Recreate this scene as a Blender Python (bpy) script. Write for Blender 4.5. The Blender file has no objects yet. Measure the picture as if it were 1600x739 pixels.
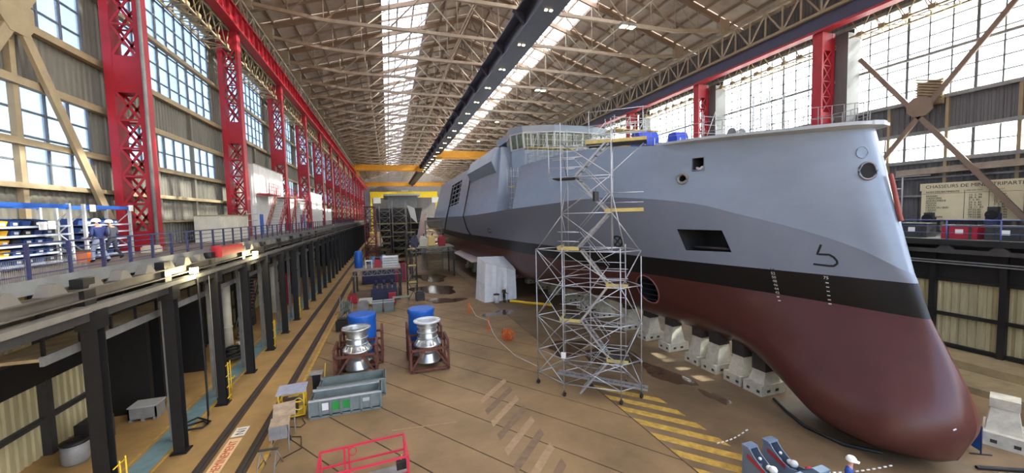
import bpy, bmesh, math, random
import numpy as np
from mathutils import Vector, Matrix
from mathutils.bvhtree import BVHTree
random.seed(11)
S = bpy.context.scene
COL = S.collection
R = math.radians

# ------------------------------------------------------------------ camera
FPX = 600.0                                   # focal length in pixels of a 1600 wide frame
CAM = Vector((0.0, 0.0, 10.0))
yaw, pit, rol = R(17.8), R(3.5), R(-1.4)
fwd = Vector((math.sin(yaw)*math.cos(pit), math.cos(yaw)*math.cos(pit), -math.sin(pit)))
r0 = Vector((math.cos(yaw), -math.sin(yaw), 0)); u0 = r0.cross(fwd)
rgt = r0*math.cos(rol) + u0*math.sin(rol); upv = -r0*math.sin(rol) + u0*math.cos(rol)
cd = bpy.data.cameras.new('camera'); cam = bpy.data.objects.new('camera', cd); COL.objects.link(cam)
m = Matrix.Identity(4)
for i in range(3):
    m[i][0], m[i][1], m[i][2], m[i][3] = rgt[i], upv[i], -fwd[i], CAM[i]
cam.matrix_world = m
cd.sensor_width = 36.0; cd.lens = 36.0*FPX/1600.0; cd.clip_end = 3000; cd.clip_start = 0.1
S.camera = cam
def ray(px, py): return (fwd + rgt*((px-800)/FPX) - upv*((py-369.5)/FPX)).normalized()

# ------------------------------------------------------------------ sky, sun, exposure
S.view_settings.view_transform = 'Standard'; S.view_settings.look = 'None'
S.view_settings.gamma = 1.0; S.view_settings.use_curve_mapping = False
S.view_settings.exposure = 1.18
SUN_EL, SUN_AZ = 36.0, 97.0        # elevation; azimuth from +Y towards +X
w = bpy.data.worlds.new('world'); S.world = w; w.use_nodes = True
nt = w.node_tree; bg = nt.nodes['Background']
sky = nt.nodes.new('ShaderNodeTexSky'); sky.sky_type = 'NISHITA'; sky.sun_disc = False
sky.sun_elevation = R(SUN_EL); sky.sun_rotation = R(SUN_AZ); sky.dust_density = 4.0; sky.air_density = .8; sky.ozone_density = .6
nt.links.new(sky.outputs['Color'], bg.inputs['Color']); bg.inputs['Strength'].default_value = 0.55
sd = bpy.data.lights.new('sun', 'SUN'); sun = bpy.data.objects.new('sun', sd); COL.objects.link(sun)
sd.energy = 16.0; sd.angle = R(0.6); sd.color = (1.0, 0.93, 0.80)
dsun = Vector((math.sin(R(SUN_AZ))*math.cos(R(SUN_EL)), math.cos(R(SUN_AZ))*math.cos(R(SUN_EL)), math.sin(R(SUN_EL))))
sun.rotation_euler = dsun.to_track_quat('Z', 'Y').to_euler()
sun.location = dsun*300
def portal(name, loc, rot, sx, sy):
    l = bpy.data.lights.new(name, 'AREA'); l.shape = 'RECTANGLE'; l.size = sx; l.size_y = sy
    l.cycles.is_portal = True
    o = bpy.data.objects.new(name, l); COL.objects.link(o); o.location = loc; o.rotation_euler = rot
HALL0, HALL1 = -24.0, 262.0
YM, YL = (HALL0+HALL1)/2, HALL1-HALL0
RIDGE, ROOFZ, SLOPE = 13.65, 41.4, 0.311
SL = math.atan(SLOPE)
portal('window_daylight', (-14.9, YM, 22.4), (0, R(-90), 0), 8.0, YL)
portal('window_daylight', (-14.9, YM, 13.8), (0, R(-90), 0), 4.6, YL)
portal('window_daylight', (43.8, YM, 22.6), (0, R(90), 0), 8.6, YL)
portal('window_daylight', (43.8, YM, 14.8), (0, R(90), 0), 2.6, YL)
portal('skylight_daylight', (RIDGE-10.2, YM, ROOFZ-SLOPE*10.2+.1), (0, -SL, 0), 6.8, YL)
portal('skylight_daylight', (RIDGE+10.2, YM, ROOFZ-SLOPE*10.2+.1), (0, SL, 0), 6.8, YL)
portal('dock_door_daylight', (14, HALL0-.3, 18), (R(90), 0, 0), 58, 36)  # unseen hall end left open so sky fills the bow and near floor
S.cycles.max_bounces = 9; S.cycles.diffuse_bounces = 7; S.cycles.transparent_max_bounces = 12
S.cycles.sample_clamp_indirect = 8.0

# ------------------------------------------------------------------ materials
MATS = {}
def srgb(c):
    return tuple(((v/255.0)/12.92 if v/255.0 <= .04045 else (((v/255.0)+.055)/1.055)**2.4) for v in c)
def M(name, rgb, rough=.6, metal=0., var=.12, scale=1.5, bump=0., bscale=20., spec=None, streak=None, emit=None):
    """plain paint or metal with cloudy wear in world space"""
    if name in MATS: return MATS[name]
    mt = bpy.data.materials.new(name); mt.use_nodes = True
    n = mt.node_tree; b = n.nodes['Principled BSDF']
    c = srgb(rgb)
    b.inputs['Roughness'].default_value = rough; b.inputs['Metallic'].default_value = metal
    if spec is not None: b.inputs['Specular IOR Level'].default_value = spec
    if var > 0:
        g = n.nodes.new('ShaderNodeNewGeometry'); mp = n.nodes.new('ShaderNodeMapping')
        if streak: mp.inputs['Scale'].default_value = streak
        n.links.new(g.outputs['Position'], mp.inputs['Vector'])
        t = n.nodes.new('ShaderNodeTexNoise'); t.inputs['Scale'].default_value = scale; t.inputs['Detail'].default_value = 5; t.inputs['Roughness'].default_value = .62
        n.links.new(mp.outputs['Vector'], t.inputs['Vector'])
        rp = n.nodes.new('ShaderNodeValToRGB'); rp.color_ramp.elements[0].position = .3; rp.color_ramp.elements[1].position = .72
        rp.color_ramp.elements[0].color = tuple(v*(1-var) for v in c)+(1,); rp.color_ramp.elements[1].color = tuple(min(1, v*(1+var)) for v in c)+(1,)
        n.links.new(t.outputs['Fac'], rp.inputs['Fac']); n.links.new(rp.outputs['Color'], b.inputs['Base Color'])
        if bump > 0:
            t2 = n.nodes.new('ShaderNodeTexNoise'); t2.inputs['Scale'].default_value = bscale; t2.inputs['Detail'].default_value = 3
            n.links.new(g.outputs['Position'], t2.inputs['Vector'])
            bp = n.nodes.new('ShaderNodeBump'); bp.inputs['Strength'].default_value = bump; bp.inputs['Distance'].default_value = .03
            n.links.new(t2.outputs['Fac'], bp.inputs['Height']); n.links.new(bp.outputs['Normal'], b.inputs['Normal'])
    else:
        b.inputs['Base Color'].default_value = c+(1,)
    if emit:
        b.inputs['Emission Color'].default_value = c+(1,); b.inputs['Emission Strength'].default_value = emit
    MATS[name] = mt; return mt
def glass_mat(name, tint, trans):
    mt = bpy.data.materials.new(name); mt.use_nodes = True; n = mt.node_tree
    for x in list(n.nodes):
        if x.type != 'OUTPUT_MATERIAL': n.nodes.remove(x)
    out = n.nodes['Material Output']
    a = n.nodes.new('ShaderNodeBsdfTransparent'); a.inputs['Color'].default_value = tint+(1,)
    d = n.nodes.new('ShaderNodeBsdfTranslucent'); d.inputs['Color'].default_value = tint+(1,)
    g = n.nodes.new('ShaderNodeBsdfGlossy'); g.inputs['Roughness'].default_value = .15
    m1 = n.nodes.new('ShaderNodeMixShader'); m1.inputs[0].default_value = 1-trans
    geo = n.nodes.new('ShaderNodeNewGeometry'); t = n.nodes.new('ShaderNodeTexNoise'); t.inputs['Scale'].default_value = .55; t.inputs['Detail'].default_value = 4
    n.links.new(geo.outputs['Position'], t.inputs['Vector'])
    mr = n.nodes.new('ShaderNodeMapRange'); mr.inputs[1].default_value = .3; mr.inputs[2].default_value = .7
    mr.inputs[3].default_value = max(0, 1-trans-.2); mr.inputs[4].default_value = min(1, 1-trans+.2)
    n.links.new(t.outputs['Fac'], mr.inputs[0]); n.links.new(mr.outputs[0], m1.inputs[0])
    n.links.new(a.outputs[0], m1.inputs[1]); n.links.new(d.outputs[0], m1.inputs[2])
    m2 = n.nodes.new('ShaderNodeMixShader'); m2.inputs[0].default_value = .05
    n.links.new(m1.outputs[0], m2.inputs[1]); n.links.new(g.outputs[0], m2.inputs[2])
    n.links.new(m2.outputs[0], out.inputs['Surface']); MATS[name] = mt; return mt
GLASS = glass_mat('window_sheet', (.86, .93, .97), .6)
SKYGL = glass_mat('skylight_sheet', (.95, .97, 1.0), .6)
RED = M('red_paint', (160, 30, 44), .45, var=.18, scale=.9)
TAN = M('tan_paint', (150, 134, 104), .65, var=.14)
TANR = M('roof_tan_paint', (160, 146, 128), .65, var=.12)
CLAD = M('grey_cladding', (104, 102, 92), .6, var=.16, scale=.6, streak=(1, 1, .25))
CLADY = M('yellowish_cladding', (176, 166, 128), .6, var=.3, scale=.9, streak=(1, 1, .2))  # pale yellowish tone, mottled in upright streaks
CLADR = M('dark_cladding', (98, 97, 97), .6, var=.14, scale=.6, streak=(1, 1, .25))
ROOFM = M('roof_board', (178, 164, 150), .85, var=.2, scale=.7)
PURL = M('purlin_steel', (140, 124, 108), .7, var=.15)
FRAME = M('window_bar', (96, 100, 104), .6)
BLACK = M('black_steel', (23, 22, 22), .5, var=.3, scale=2.5)
DGREY = M('dark_grey_steel', (54, 52, 50), .55, var=.25, scale=2)
GREY = M('grey_steel', (132, 132, 130), .5, var=.2, scale=2)
LGREY = M('light_grey_paint', (178, 180, 178), .55, var=.1)
NAVY = M('navy_rail_paint', (48, 52, 88), .5)
BEAMBLUE = M('dark_beam_paint', (54, 56, 72), .5, var=.2)
YEL = M('yellow_paint', (226, 184, 36), .5)
CRANE = M('crane_orange', (214, 150, 40), .5)
CRANEY = M('crane_yellow', (236, 206, 30), .5)
GALV = M('galvanised_tube', (176, 178, 180), .38, metal=.6, var=.15, scale=4)
STEEL = M('bright_steel', (205, 206, 208), .22, metal=.95, var=.1, scale=5)
WHITE = M('white_paint', (222, 222, 218), .6, var=.06)
CONC = M('block_concrete', (190, 184, 164), .85, var=.22, scale=2.5, bump=.3)
RUST = M('rusty_frame', (98, 56, 40), .75, var=.3, scale=3)
WOOD = M('plank_wood', (190, 170, 100), .75, var=.2, scale=4)
DECKM = M('gallery_deck', (126, 112, 96), .8, var=.2, scale=.8)
BLUEC = M('blue_tarp', (28, 92, 180), .45, var=.12)
NAVYW = M('work_navy', (30, 44, 92), .8, var=.1)
SKIN = M('skin', (190, 140, 112), .6, var=.05)
HELM = M('helmet_white', (232, 232, 226), .35, var=.03)
RUBBER = M('black_rubber', (22, 22, 24), .6, var=.1)
ORANGE = M('orange_plastic', (226, 110, 40), .5)
GREENY = M('skip_grey_green', (112, 122, 118), .55, var=.18, scale=2)
LAMPW = M('lamp_face', (255, 236, 170), .5, var=0, emit=14)

# ------------------------------------------------------------------ mesh helpers
class MB:
    def __init__(s): s.v = []; s.f = []; s.sm = []
    def add(s, vs, fs, smooth=False):
        o = len(s.v); s.v += [tuple(p) for p in vs]; s.f += [tuple(i+o for i in f) for f in fs]; s.sm += [smooth]*len(fs); return s
    def box(s, x0, x1, y0, y1, z0, z1):
        return s.add([(x0,y0,z0),(x1,y0,z0),(x1,y1,z0),(x0,y1,z0),(x0,y0,z1),(x1,y0,z1),(x1,y1,z1),(x0,y1,z1)],
                     [(3,2,1,0),(4,5,6,7),(0,1,5,4),(1,2,6,5),(2,3,7,6),(3,0,4,7)])
    def bar(s, p, q, wd=.1, ht=None, up=(0,0,1)):
        ht = ht or wd; p = Vector(p); q = Vector(q); d = (q-p).normalized(); u = Vector(up)
        if abs(d.dot(u)) > .98: u = Vector((0,1,0)) if abs(d.y) < .9 else Vector((1,0,0))
        a = d.cross(u).normalized()*(wd/2); b = a.cross(d).normalized()*(ht/2)
        vs = [p-a-b, p+a-b, p+a+b, p-a+b, q-a-b, q+a-b, q+a+b, q-a+b]
        return s.add(vs, [(0,1,2,3),(7,6,5,4),(0,4,5,1),(1,5,6,2),(2,6,7,3),(3,7,4,0)])
    def tube(s, p, q, r=.03, n=6, r2=None):
        r2 = r if r2 is None else r2; p = Vector(p); q = Vector(q); d = (q-p).normalized()
        u = Vector((0,0,1)) if abs(d.z) < .9 else Vector((1,0,0)); a = d.cross(u).normalized(); b = d.cross(a)
        vs = []
        for c, rr in ((p, r), (q, r2)):
            for k in range(n): t = 2*math.pi*k/n; vs.append(c + a*math.cos(t)*rr + b*math.sin(t)*rr)
        fs = [(k, (k+1) % n, n+(k+1) % n, n+k) for k in range(n)]
        s.add(vs, fs, True); o = len(s.v)-2*n
        s.f += [tuple(o+k for k in range(n-1, -1, -1)), tuple(o+n+k for k in range(n))]; s.sm += [False, False]; return s
    def path(s, pts, r=.03, n=6):
        pts = [Vector(p) for p in pts]; vs = []
        for i, p in enumerate(pts):
            d = (pts[min(i+1, len(pts)-1)]-pts[max(i-1, 0)]).normalized(); u = Vector((0,0,1)) if abs(d.z) < .95 else Vector((1,0,0))
            a = d.cross(u).normalized(); b = d.cross(a)
            for k in range(n): t = 2*math.pi*k/n; vs.append(p+a*math.cos(t)*r+b*math.sin(t)*r)
        fs = [(i*n+k, i*n+(k+1) % n, (i+1)*n+(k+1) % n, (i+1)*n+k) for i in range(len(pts)-1) for k in range(n)]
        return s.add(vs, fs, True)
    def lathe(s, prof, c=(0,0,0), n=24, cap=True):
        vs = []; 
        for r, z in prof:
            for k in range(n): t = 2*math.pi*k/n; vs.append((c[0]+r*math.cos(t), c[1]+r*math.sin(t), c[2]+z))
        fs = [(i*n+k, i*n+(k+1) % n, (i+1)*n+(k+1) % n, (i+1)*n+k) for i in range(len(prof)-1) for k in range(n)]
        s.add(vs, fs, True)
        if cap:
            o = len(s.v)-n*len(prof); m_ = len(prof)-1
            s.f += [tuple(o+k for k in range(n-1, -1, -1)), tuple(o+m_*n+k for k in range(n))]; s.sm += [False]*2
        return s
    def prism(s, poly, axis, a, b):
        """poly in the two other axes (x,y / x,z / y,z order), extruded along axis from a to b"""
        def P(u, v, t): return {'x': (t,u,v), 'y': (u,t,v), 'z': (u,v,t)}[axis]
        n = len(poly); vs = [P(u,v,a) for u,v in poly]+[P(u,v,b) for u,v in poly]
        return s.add(vs, [tuple(range(n-1,-1,-1)), tuple(range(n,2*n))]+[(k,(k+1)%n,n+(k+1)%n,n+k) for k in range(n)])
    def mesh(s, name, mats):
        me = bpy.data.meshes.new(name); me.from_pydata(s.v, [], s.f)
        if any(s.sm): me.polygons.foreach_set('use_smooth', s.sm)
        for mt in (mats if isinstance(mats, (list, tuple)) else [mats]): me.materials.append(mt)
        me.update(); return me
    def build(s, name, mat, parent=None, **k):
        return link(name, s.mesh(name, mat), parent, **k)
def link(name, me, parent=None, loc=None, rot=None, scale=None):
    o = bpy.data.objects.new(name, me); COL.objects.link(o)
    if parent: o.parent = parent
    if loc: o.location = loc
    if rot: o.rotation_euler = rot
    if scale: o.scale = scale
    return o
def tag(o, label, cat, group=None, kind=None):
    o['label'] = label; o['category'] = cat
    if group: o['group'] = group
    if kind: o['kind'] = kind
    return o
def thing(name, label, cat, loc=(0,0,0), rz=0, group=None, kind=None):
    o = bpy.data.objects.new(name, None); COL.objects.link(o); o.location = loc; o.rotation_euler = (0,0,rz); o.empty_display_size = .3
    return tag(o, label, cat, group, kind)
def copy_tree(o, parent=None, loc=None, rz=None, label=None):
    c = o.copy(); COL.objects.link(c); c.parent = parent
    if loc is not None: c.location = loc
    if rz is not None: c.rotation_euler = (0,0,rz)
    if label: c['label'] = label
    for ch in list(o.children): copy_tree(ch, c)
    return c
def struct(name, label, cat='structure'):
    o = bpy.data.objects.new(name, None); COL.objects.link(o); o['kind'] = 'structure'; o['label'] = label; o['category'] = cat; return o
def text(name, body, size, mat, parent, M4, align='LEFT', ext=.004):
    cu = bpy.data.curves.new(name, 'FONT'); cu.body = body; cu.size = size; cu.align_x = align; cu.extrude = ext; cu.resolution_u = 3
    tmp = bpy.data.objects.new(name, cu)
    me = bpy.data.meshes.new_from_object(tmp); bpy.data.objects.remove(tmp)
    me.materials.clear(); me.materials.append(mat)
    o = link(name, me, parent); o.matrix_local = M4; return o
def frame4(origin, ex, ey):
    ex = Vector(ex).normalized(); ey = Vector(ey).normalized(); ez = ex.cross(ey); m_ = Matrix.Identity(4)
    for i in range(3): m_[i][0], m_[i][1], m_[i][2], m_[i][3] = ex[i], ey[i], ez[i], origin[i]
    return m_
def sub(part, child): child.parent = part; return child
UNIT = MB().box(-.5,.5,-.5,.5,-.5,.5)
def unit(mat, key={}):
    if mat.name not in key: key[mat.name] = UNIT.mesh('block_'+mat.name, mat)
    return key[mat.name]
def ubox(name, mat, parent, x0, x1, y0, y1, z0, z1):
    return link(name, unit(mat), parent, ((x0+x1)/2,(y0+y1)/2,(z0+z1)/2), None, (x1-x0, y1-y0, z1-z0))
# ------------------------------------------------------------------ floor
FLOORM = M('floor_concrete', (138, 112, 76), .6, var=.34, scale=.28, bump=.15, bscale=6)
FLOORD = M('floor_joint', (70, 54, 40), .8)
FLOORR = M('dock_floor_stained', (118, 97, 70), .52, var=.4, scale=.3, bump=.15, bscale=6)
FLOORL = M('floor_track_concrete', (164, 130, 78), .7, var=.22, scale=.5)
floor = struct('floor', 'brown concrete dock floor with diagonal joints', 'floor')
JX0, JX1 = -5.2, 10.75
MB().box(-60, 400, -120, 420, -.6, -.03).build('subfloor', FLOORD, floor)
MB().box(-60, JX0-.02, -120, 420, -.05, 0).build('slab', FLOORL, floor)
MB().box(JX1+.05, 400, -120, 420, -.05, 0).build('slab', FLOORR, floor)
STEP, SH = 3.4, -1.35*(JX1-JX0)
k = 0; y = -14.0; strip = MB().prism([(JX0,0),(JX1,SH),(JX1,SH+STEP-.1),(JX0,STEP-.1)], 'z', -.05, 0).mesh('slab', FLOORM)
while y < 150:
    link('slab', strip, floor, (0, y, 0)); y += STEP
MB().prism([(JX0,y),(JX1,y+SH),(JX1,420),(JX0,420)], 'z', -.05, 0).build('slab', FLOORM, floor)
MB().prism([(JX0,-120),(JX1,-120),(JX1,-14.1+SH),(JX0,-14.1)], 'z', -.05, 0).build('slab', FLOORM, floor)
# paint on the floor
PBLUE = M('walkway_blue', (112, 140, 142), .7, var=.2); PYEL = M('floor_yellow', (190, 152, 66), .7, var=.35, scale=3); PTAN = M('floor_faded_line', (160, 132, 98), .75, var=.2, scale=3)
PDARK = M('floor_dark_line', (122, 98, 74), .75, var=.2, scale=3); PSIGN = M('floor_sign_cream', (228, 192, 142), .7, var=.1); PWHITE = M('floor_white', (226, 220, 206), .7, var=.1)
MB().box(-10.45,-9.55, 4, 150, 0, .006).build('walkway_paint', PBLUE, floor)
for x in (-10.62, -9.42): MB().box(x-.05, x+.05, 4, 150, 0, .006).build('line_marking', PYEL, floor)
MB().box(-5.42,-5.24, 4, 90, 0, .006).build('line_marking', PYEL, floor)
for i in range(7):
    yy = 18.6-i*1.28
    MB().prism([(10.82,yy),(13.3,yy-2.7),(13.3,yy-2.7+.62),(10.82,yy+.62)], 'z', 0, .006).build('stripe_marking', PYEL, floor)
for i in range(8):
    yy = 11.2+i*1.15
    MB().prism([(4.3,yy),(6.3,yy+2.1),(6.3,yy+2.6),(4.3,yy+.5)], 'z', 0, .006).build('stripe_marking', PTAN if i % 2 else PDARK, floor)
MB().prism([(-.25,18.25),(2.74,17.94),(2.74,18.03),(-.25,18.34)], 'z', 0, .006).build('line_marking', PTAN, floor)
MB().prism([(-.6,26.9),(3.9,27.9),(3.9,28.0),(-.6,27.0)], 'z', 0, .006).build('line_marking', PTAN, floor)
# floor tracks for the travelling gantry
for x in (-7.65, -5.98):
    t = thing('floor_rail', 'worn floor rail in a dark groove on the post side of the painted lettering' if x < -7 else 'worn floor rail in a dark groove beside the yellow floor line', 'rail', (x, 0, 0))
    MB().box(-.22,.22, 2, 150, -.02, .012).build('groove', FLOORD, t); MB().box(-.06,.06, 2, 150, 0, .05).build('rail_head', DGREY, t)
sg = MB().box(-7.31,-6.79, 17.2, 20.13, 0, .008).build('sign_marking', PSIGN, floor)
MB().box(-7.33,-6.79, 20.3, 21.15, 0, .008).build('sign_marking', PWHITE, floor)
text('lettering', 'CHEMINEMENT', .46, M('floor_red_letter', (190, 76, 46), .7), floor, frame4((-6.88, 17.25, .012), (0,1,0), (-1,0,0)) @ Matrix.Diagonal((.84, 1, 1, 1)))
text('lettering', 'N1', .5, M('floor_black_letter', (60, 52, 48), .7), floor, frame4((-6.87, 20.42, .01), (0,1,0), (-1,0,0)))
# puddles
PUD = M('wet_floor', (92, 72, 54), .1, var=.1, spec=.7)
def puddle(cx, cy, rx, ry, lab, seed):
    rr = random.Random(seed); n = 22; ph = [rr.uniform(0, 6.28) for _ in range(4)]
    pts = []
    for i in range(n):
        t = 2*math.pi*i/n; q = 1+.22*math.sin(2*t+ph[0])+.16*math.sin(3*t+ph[1])+.12*math.sin(5*t+ph[2])
        pts.append((rx*q*math.cos(t), ry*q*math.sin(t)))
    o = MB().prism(pts, 'z', .001, .007).build('puddle', PUD, None, loc=(cx, cy, 0)); tag(o, lab, 'puddle', 'puddles on the floor')
for i, a in enumerate([(5.6,52,2.6,3.4),(6.0,44.6,1.9,1.5),(6.2,62,2.6,3.5),(10.2,36.6,1.6,.9)]): puddle(*a, 'dark shallow puddle on the open floor in front of the white tent', 40+i)
for i, a in enumerate([(14.2,22.8,1.5,2.0),(15.6,18.9,.8,1.8),(12.2,25.2,1.6,1.5),(16.1,15.6,.35,.9)]): puddle(*a, 'wet patch on the floor between scaffold tower and keel blocks', 60+i)

# ------------------------------------------------------------------ corrugated sheets
def corr(width, name, mat, pitch=.38, d=.07):
    pts = []; y = 0
    while y < width-1e-6:
        for f, x in ((0,0),(.3,0),(.42,d),(.88,d)): pts.append((min(width, y+f*pitch), x))
        y += pitch
    pts.append((width, 0)); n = len(pts)
    vs = [(x, yy, 0) for yy, x in pts]+[(x, yy, 1) for yy, x in pts]
    return MB().add(vs, [(i, i+1, n+i+1, n+i) for i in range(n-1)]).mesh(name, mat)
SHEET = {}
def sheet(parent, mat, X, y, width, z0, z1, flip=False):
    key = (mat.name, round(width, 2))
    if key not in SHEET: SHEET[key] = corr(width, 'sheet', mat)
    o = link('sheet', SHEET[key], parent, (X, y, z0), None, (-1 if flip else 1, 1, z1-z0)); return o
BAY = 15.2
def cy(k): return 26.75 + BAY*k
KMIN, KMAX = -3, 15
WX, WXR = -14.7, 43.5
wall_l = struct('wall_left', 'corrugated grey side wall with tan girts above the gallery', 'wall')
wall_r = struct('wall_right', 'corrugated dark side wall behind the ship with large windows', 'wall')
NWIN = [0]
def window(X, y0, y1, z0, z1, nc, nr, detail, side):
    NWIN[0] += 1
    wdw = struct('window_%d' % NWIN[0], ('tall upper' if z0 > 16.5 else 'low')+' window of translucent sheets '+('above the gallery' if X < 0 else 'in the wall behind the ship'), 'window'); wdw['group'] = 'hall windows '+('over the gallery' if X < 0 else 'behind the ship')
    mb = MB(); dx = .06*side
    cw, rh = (y1-y0)/nc, (z1-z0)/nr
    for i in range(nc+1): t = .09 if i % 3 == 0 else .045; mb.box(X-.08, X+.08, y0+i*cw-t, y0+i*cw+t, z0, z1)
    for j in range(nr+1): mb.box(X-.06, X+.06, y0, y1, z0+j*rh-.04, z0+j*rh+.04)
    mb.build('window_frame', FRAME, wdw)
    if detail:
        for i in range(nc):
            for j in range(nr):
                ubox('pane', GLASS, wdw, X-.01, X+.01, y0+i*cw, y0+(i+1)*cw, z0+j*rh, z0+(j+1)*rh)
    else:
        pm = MB()
        for i in range(nc): 
            for j in range(nr): pm.box(X-.01, X+.01, y0+i*cw+.02, y0+(i+1)*cw-.02, z0+j*rh+.02, z0+(j+1)*rh-.02)
        o = pm.build('glazing', GLASS, wdw); o['kind'] = 'stuff'
    return wdw
def fill(parent, mat, X, y0, y1, z0, z1, near, flip=False):
    n = max(1, round((y1-y0)/3.04)) if near else 1; wd = (y1-y0)/n
    for i in range(n): sheet(parent, mat, X, y0+i*wd, wd, z0, z1, flip)
for k in range(KMIN, KMAX):
    y = cy(k); near = -1 <= k <= 3
    # left side: column line y .. y+BAY
    lowz = 11.65 if k == -1 else 13.5
    fill(wall_l, CLADY, WX, y, y+BAY, 0.0, 3.4, near); fill(wall_l, CLADY, WX, y, y+BAY, 4.4, 8.2, near)
    fill(wall_l, CLAD, WX, y, y+BAY, 8.2, lowz, near)
    fill(wall_l, CLAD, WX, y, y+BAY, 16.0, 18.47, near)
    fill(wall_l, CLAD, WX, y, y+BAY, 26.3, 32.4, near)
    for z0, z1 in ((lowz, 16.0), (18.47, 26.3)):
        fill(wall_l, CLAD, WX, y, y+2.4, z0, z1, False); fill(wall_l, CLAD, WX, y+14.6, y+BAY, z0, z1, False)
    window(WX, y+2.4, y+14.6, 18.47, 26.3, 9, 7, -1 <= k <= 1, 1)
    window(WX, y+2.4, y+14.6, lowz, 16.0, 9, 4 if k == -1 else 2, -1 <= k <= 1, 1)
    for z, h in ((22.05,.28),(18.47,.34),(16.0,.34),(13.48,.28),(11.65,.22),(10.0,.14),(26.3,.3)):
        ubox('girt', TAN, wall_l, WX+.1, WX+.42, y, y+BAY, z-h/2, z+h/2)
    for q in (1, 2):
        ubox('wall_post', TAN if k < 0 else CLAD, wall_l, WX+.08, WX+.3, y+q*BAY/3-.13, y+q*BAY/3+.13, 8.4, 18.4)
    # the wall below the gallery
    ubox('girder', BLACK, wall_l, WX-.1, WX+.45, y, y+BAY, 3.3, 4.5)
    for z in (1.6, 6.1): ubox('girt', DGREY, wall_l, WX+.08, WX+.28, y, y+BAY, z-.1, z+.1)
    for q in range(3): ubox('wall_post', DGREY, wall_l, WX+.08, WX+.4, y+q*BAY/3-.16, y+q*BAY/3+.16, 0, 8.2)
    # right side
    if k <= 6:
        nr = k <= 1
        fill(wall_r, CLADR, WXR, y, y+BAY, 0, 7.7, False, True); fill(wall_r, CLADR, WXR, y, y+BAY, 7.7, 13.5, nr, True); fill(wall_r, CLADR, WXR, y, y+BAY, 15.9, 18.6, nr, True)
        fill(wall_r, CLADR, WXR, y, y+BAY, 27.0, 32.4, nr, True)
        for z0, z1 in ((13.5, 15.9), (18.6, 27.0)):
            fill(wall_r, CLADR, WXR, y-.7, y+2.0, z0, z1, False, True)
            window(WXR, y+2.0, y+14.5, z0, z1, 9, 8 if z0 > 16 else 2, -1 <= k <= 1, -1)
        for z, h in ((18.6,.3),(15.9,.3),(13.5,.3),(27.0,.3),(22.3,.22),(10.6,.16),(12.1,.14)): ubox('girt', GREY, wall_r, WXR-.35, WXR-.1, y, y+BAY, z-h/2, z+h/2)
        for q in range(4): ubox('wall_post', TAN, wall_r, WXR-.3, WXR-.08, y+q*BAY/4-.1, y+q*BAY/4+.1, 7.7, 18.5)
    else:
        fill(wall_r, CLADR, WXR, y, y+BAY, 0, 18.6, False, True); fill(wall_r, CLADR, WXR, y, y+BAY, 27.0, 32.4, False, True)
        window(WXR, y+.09, y+BAY-.09, 18.6, 27.0, 9, 8, False, -1)
wall_b = struct('wall_back', 'far grey gable wall closing the hall', 'wall')
for i in range(12): sheet(wall_b, CLADR, 0, 0, 5.0, 0, 0).matrix_local = Matrix.Translation((-14.7+i*5.0, HALL1, 0)) @ Matrix.Rotation(R(-90), 4, 'Z') @ Matrix.Diagonal((1, 1, 40, 1))
# small louvre box on the dark wall band
lv = tag(bpy.data.objects.new('louvre_vent', None), 'tan slatted louvre box on the dark cladding beside the bracing cross', 'vent'); COL.objects.link(lv)
for i in range(8): MB().bar((WXR-.72, 19.3, 18.1+i*.24), (WXR-.72, 20.9, 18.75+i*.22), .3, .1).build('slat', TAN, lv)
MB().box(WXR-.65, WXR-.33, 19.3, 20.9, 18.0, 20.0).build('back_box', TAN, lv)

# ------------------------------------------------------------------ roof
ceiling = struct('ceiling', 'pitched roof of pale boards on dark purlins with two skylight strips', 'ceiling')
OFF = [0, 2.33, 4.67, 7.0, 9.13, 11.27, 13.4, 15.44, 17.49, 19.53, 21.57, 23.61, 25.66, 27.7, 30.0]
def rz(o): return ROOFZ-SLOPE*o
TY0, TS = 45.75-7.65*9, 7.65
NB = 37
far = MB(); farg = MB(); bars = MB()
for sgn in (-1, 1):
    for i in range(len(OFF)-1):
        a, b = OFF[i], OFF[i+1]; sky_ = 3 <= i <= 5
        pm = MB(); xa, xb = sgn*a, sgn*b
        vs = [(xa, .05, -SLOPE*a), (xb, .05, -SLOPE*b), (xb, TS-.05, -SLOPE*b), (xa, TS-.05, -SLOPE*a)]
        vs = vs+[(x, y_, z+(.03 if sky_ else .12)) for x, y_, z in vs]
        fs = [(3,2,1,0),(4,5,6,7),(0,1,5,4),(1,2,6,5),(2,3,7,6),(3,0,4,7)]
        me = MB().add(vs, fs).mesh('skylight_pane' if sky_ else 'roof_panel', SKYGL if sky_ else ROOFM)
        for j in range(NB):
            yj = TY0+j*TS
            if 3 <= j <= 18: link(me.name.split('.')[0], me, ceiling, (RIDGE, yj, ROOFZ))
            else: (farg if sky_ else far).add([(x+RIDGE, y_+yj, z+ROOFZ) for x, y_, z in vs], fs)
            if sky_:
                for q in (1, 2, 3, 4): bars.bar((RIDGE+xa, yj+q*TS/5, rz(a)-.06), (RIDGE+xb, yj+q*TS/5, rz(b)-.06), .06, .1)
    for o in OFF[1:]:
        ubox('purlin', PURL, ceiling, RIDGE+sgn*o-.09, RIDGE+sgn*o+.09, HALL0, HALL1, rz(o)-.34, rz(o)-.02)
far.build('roof_panels_beyond', ROOFM, ceiling)['kind'] = 'stuff'; farg.build('skylight_panes_beyond', SKYGL, ceiling)['kind'] = 'stuff'
bars.build('glazing_bars', PURL, ceiling)['kind'] = 'stuff'
ubox('ridge_beam', PURL, ceiling, RIDGE-.25, RIDGE+.25, HALL0, HALL1, ROOFZ-.6, ROOFZ-.05)
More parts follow.
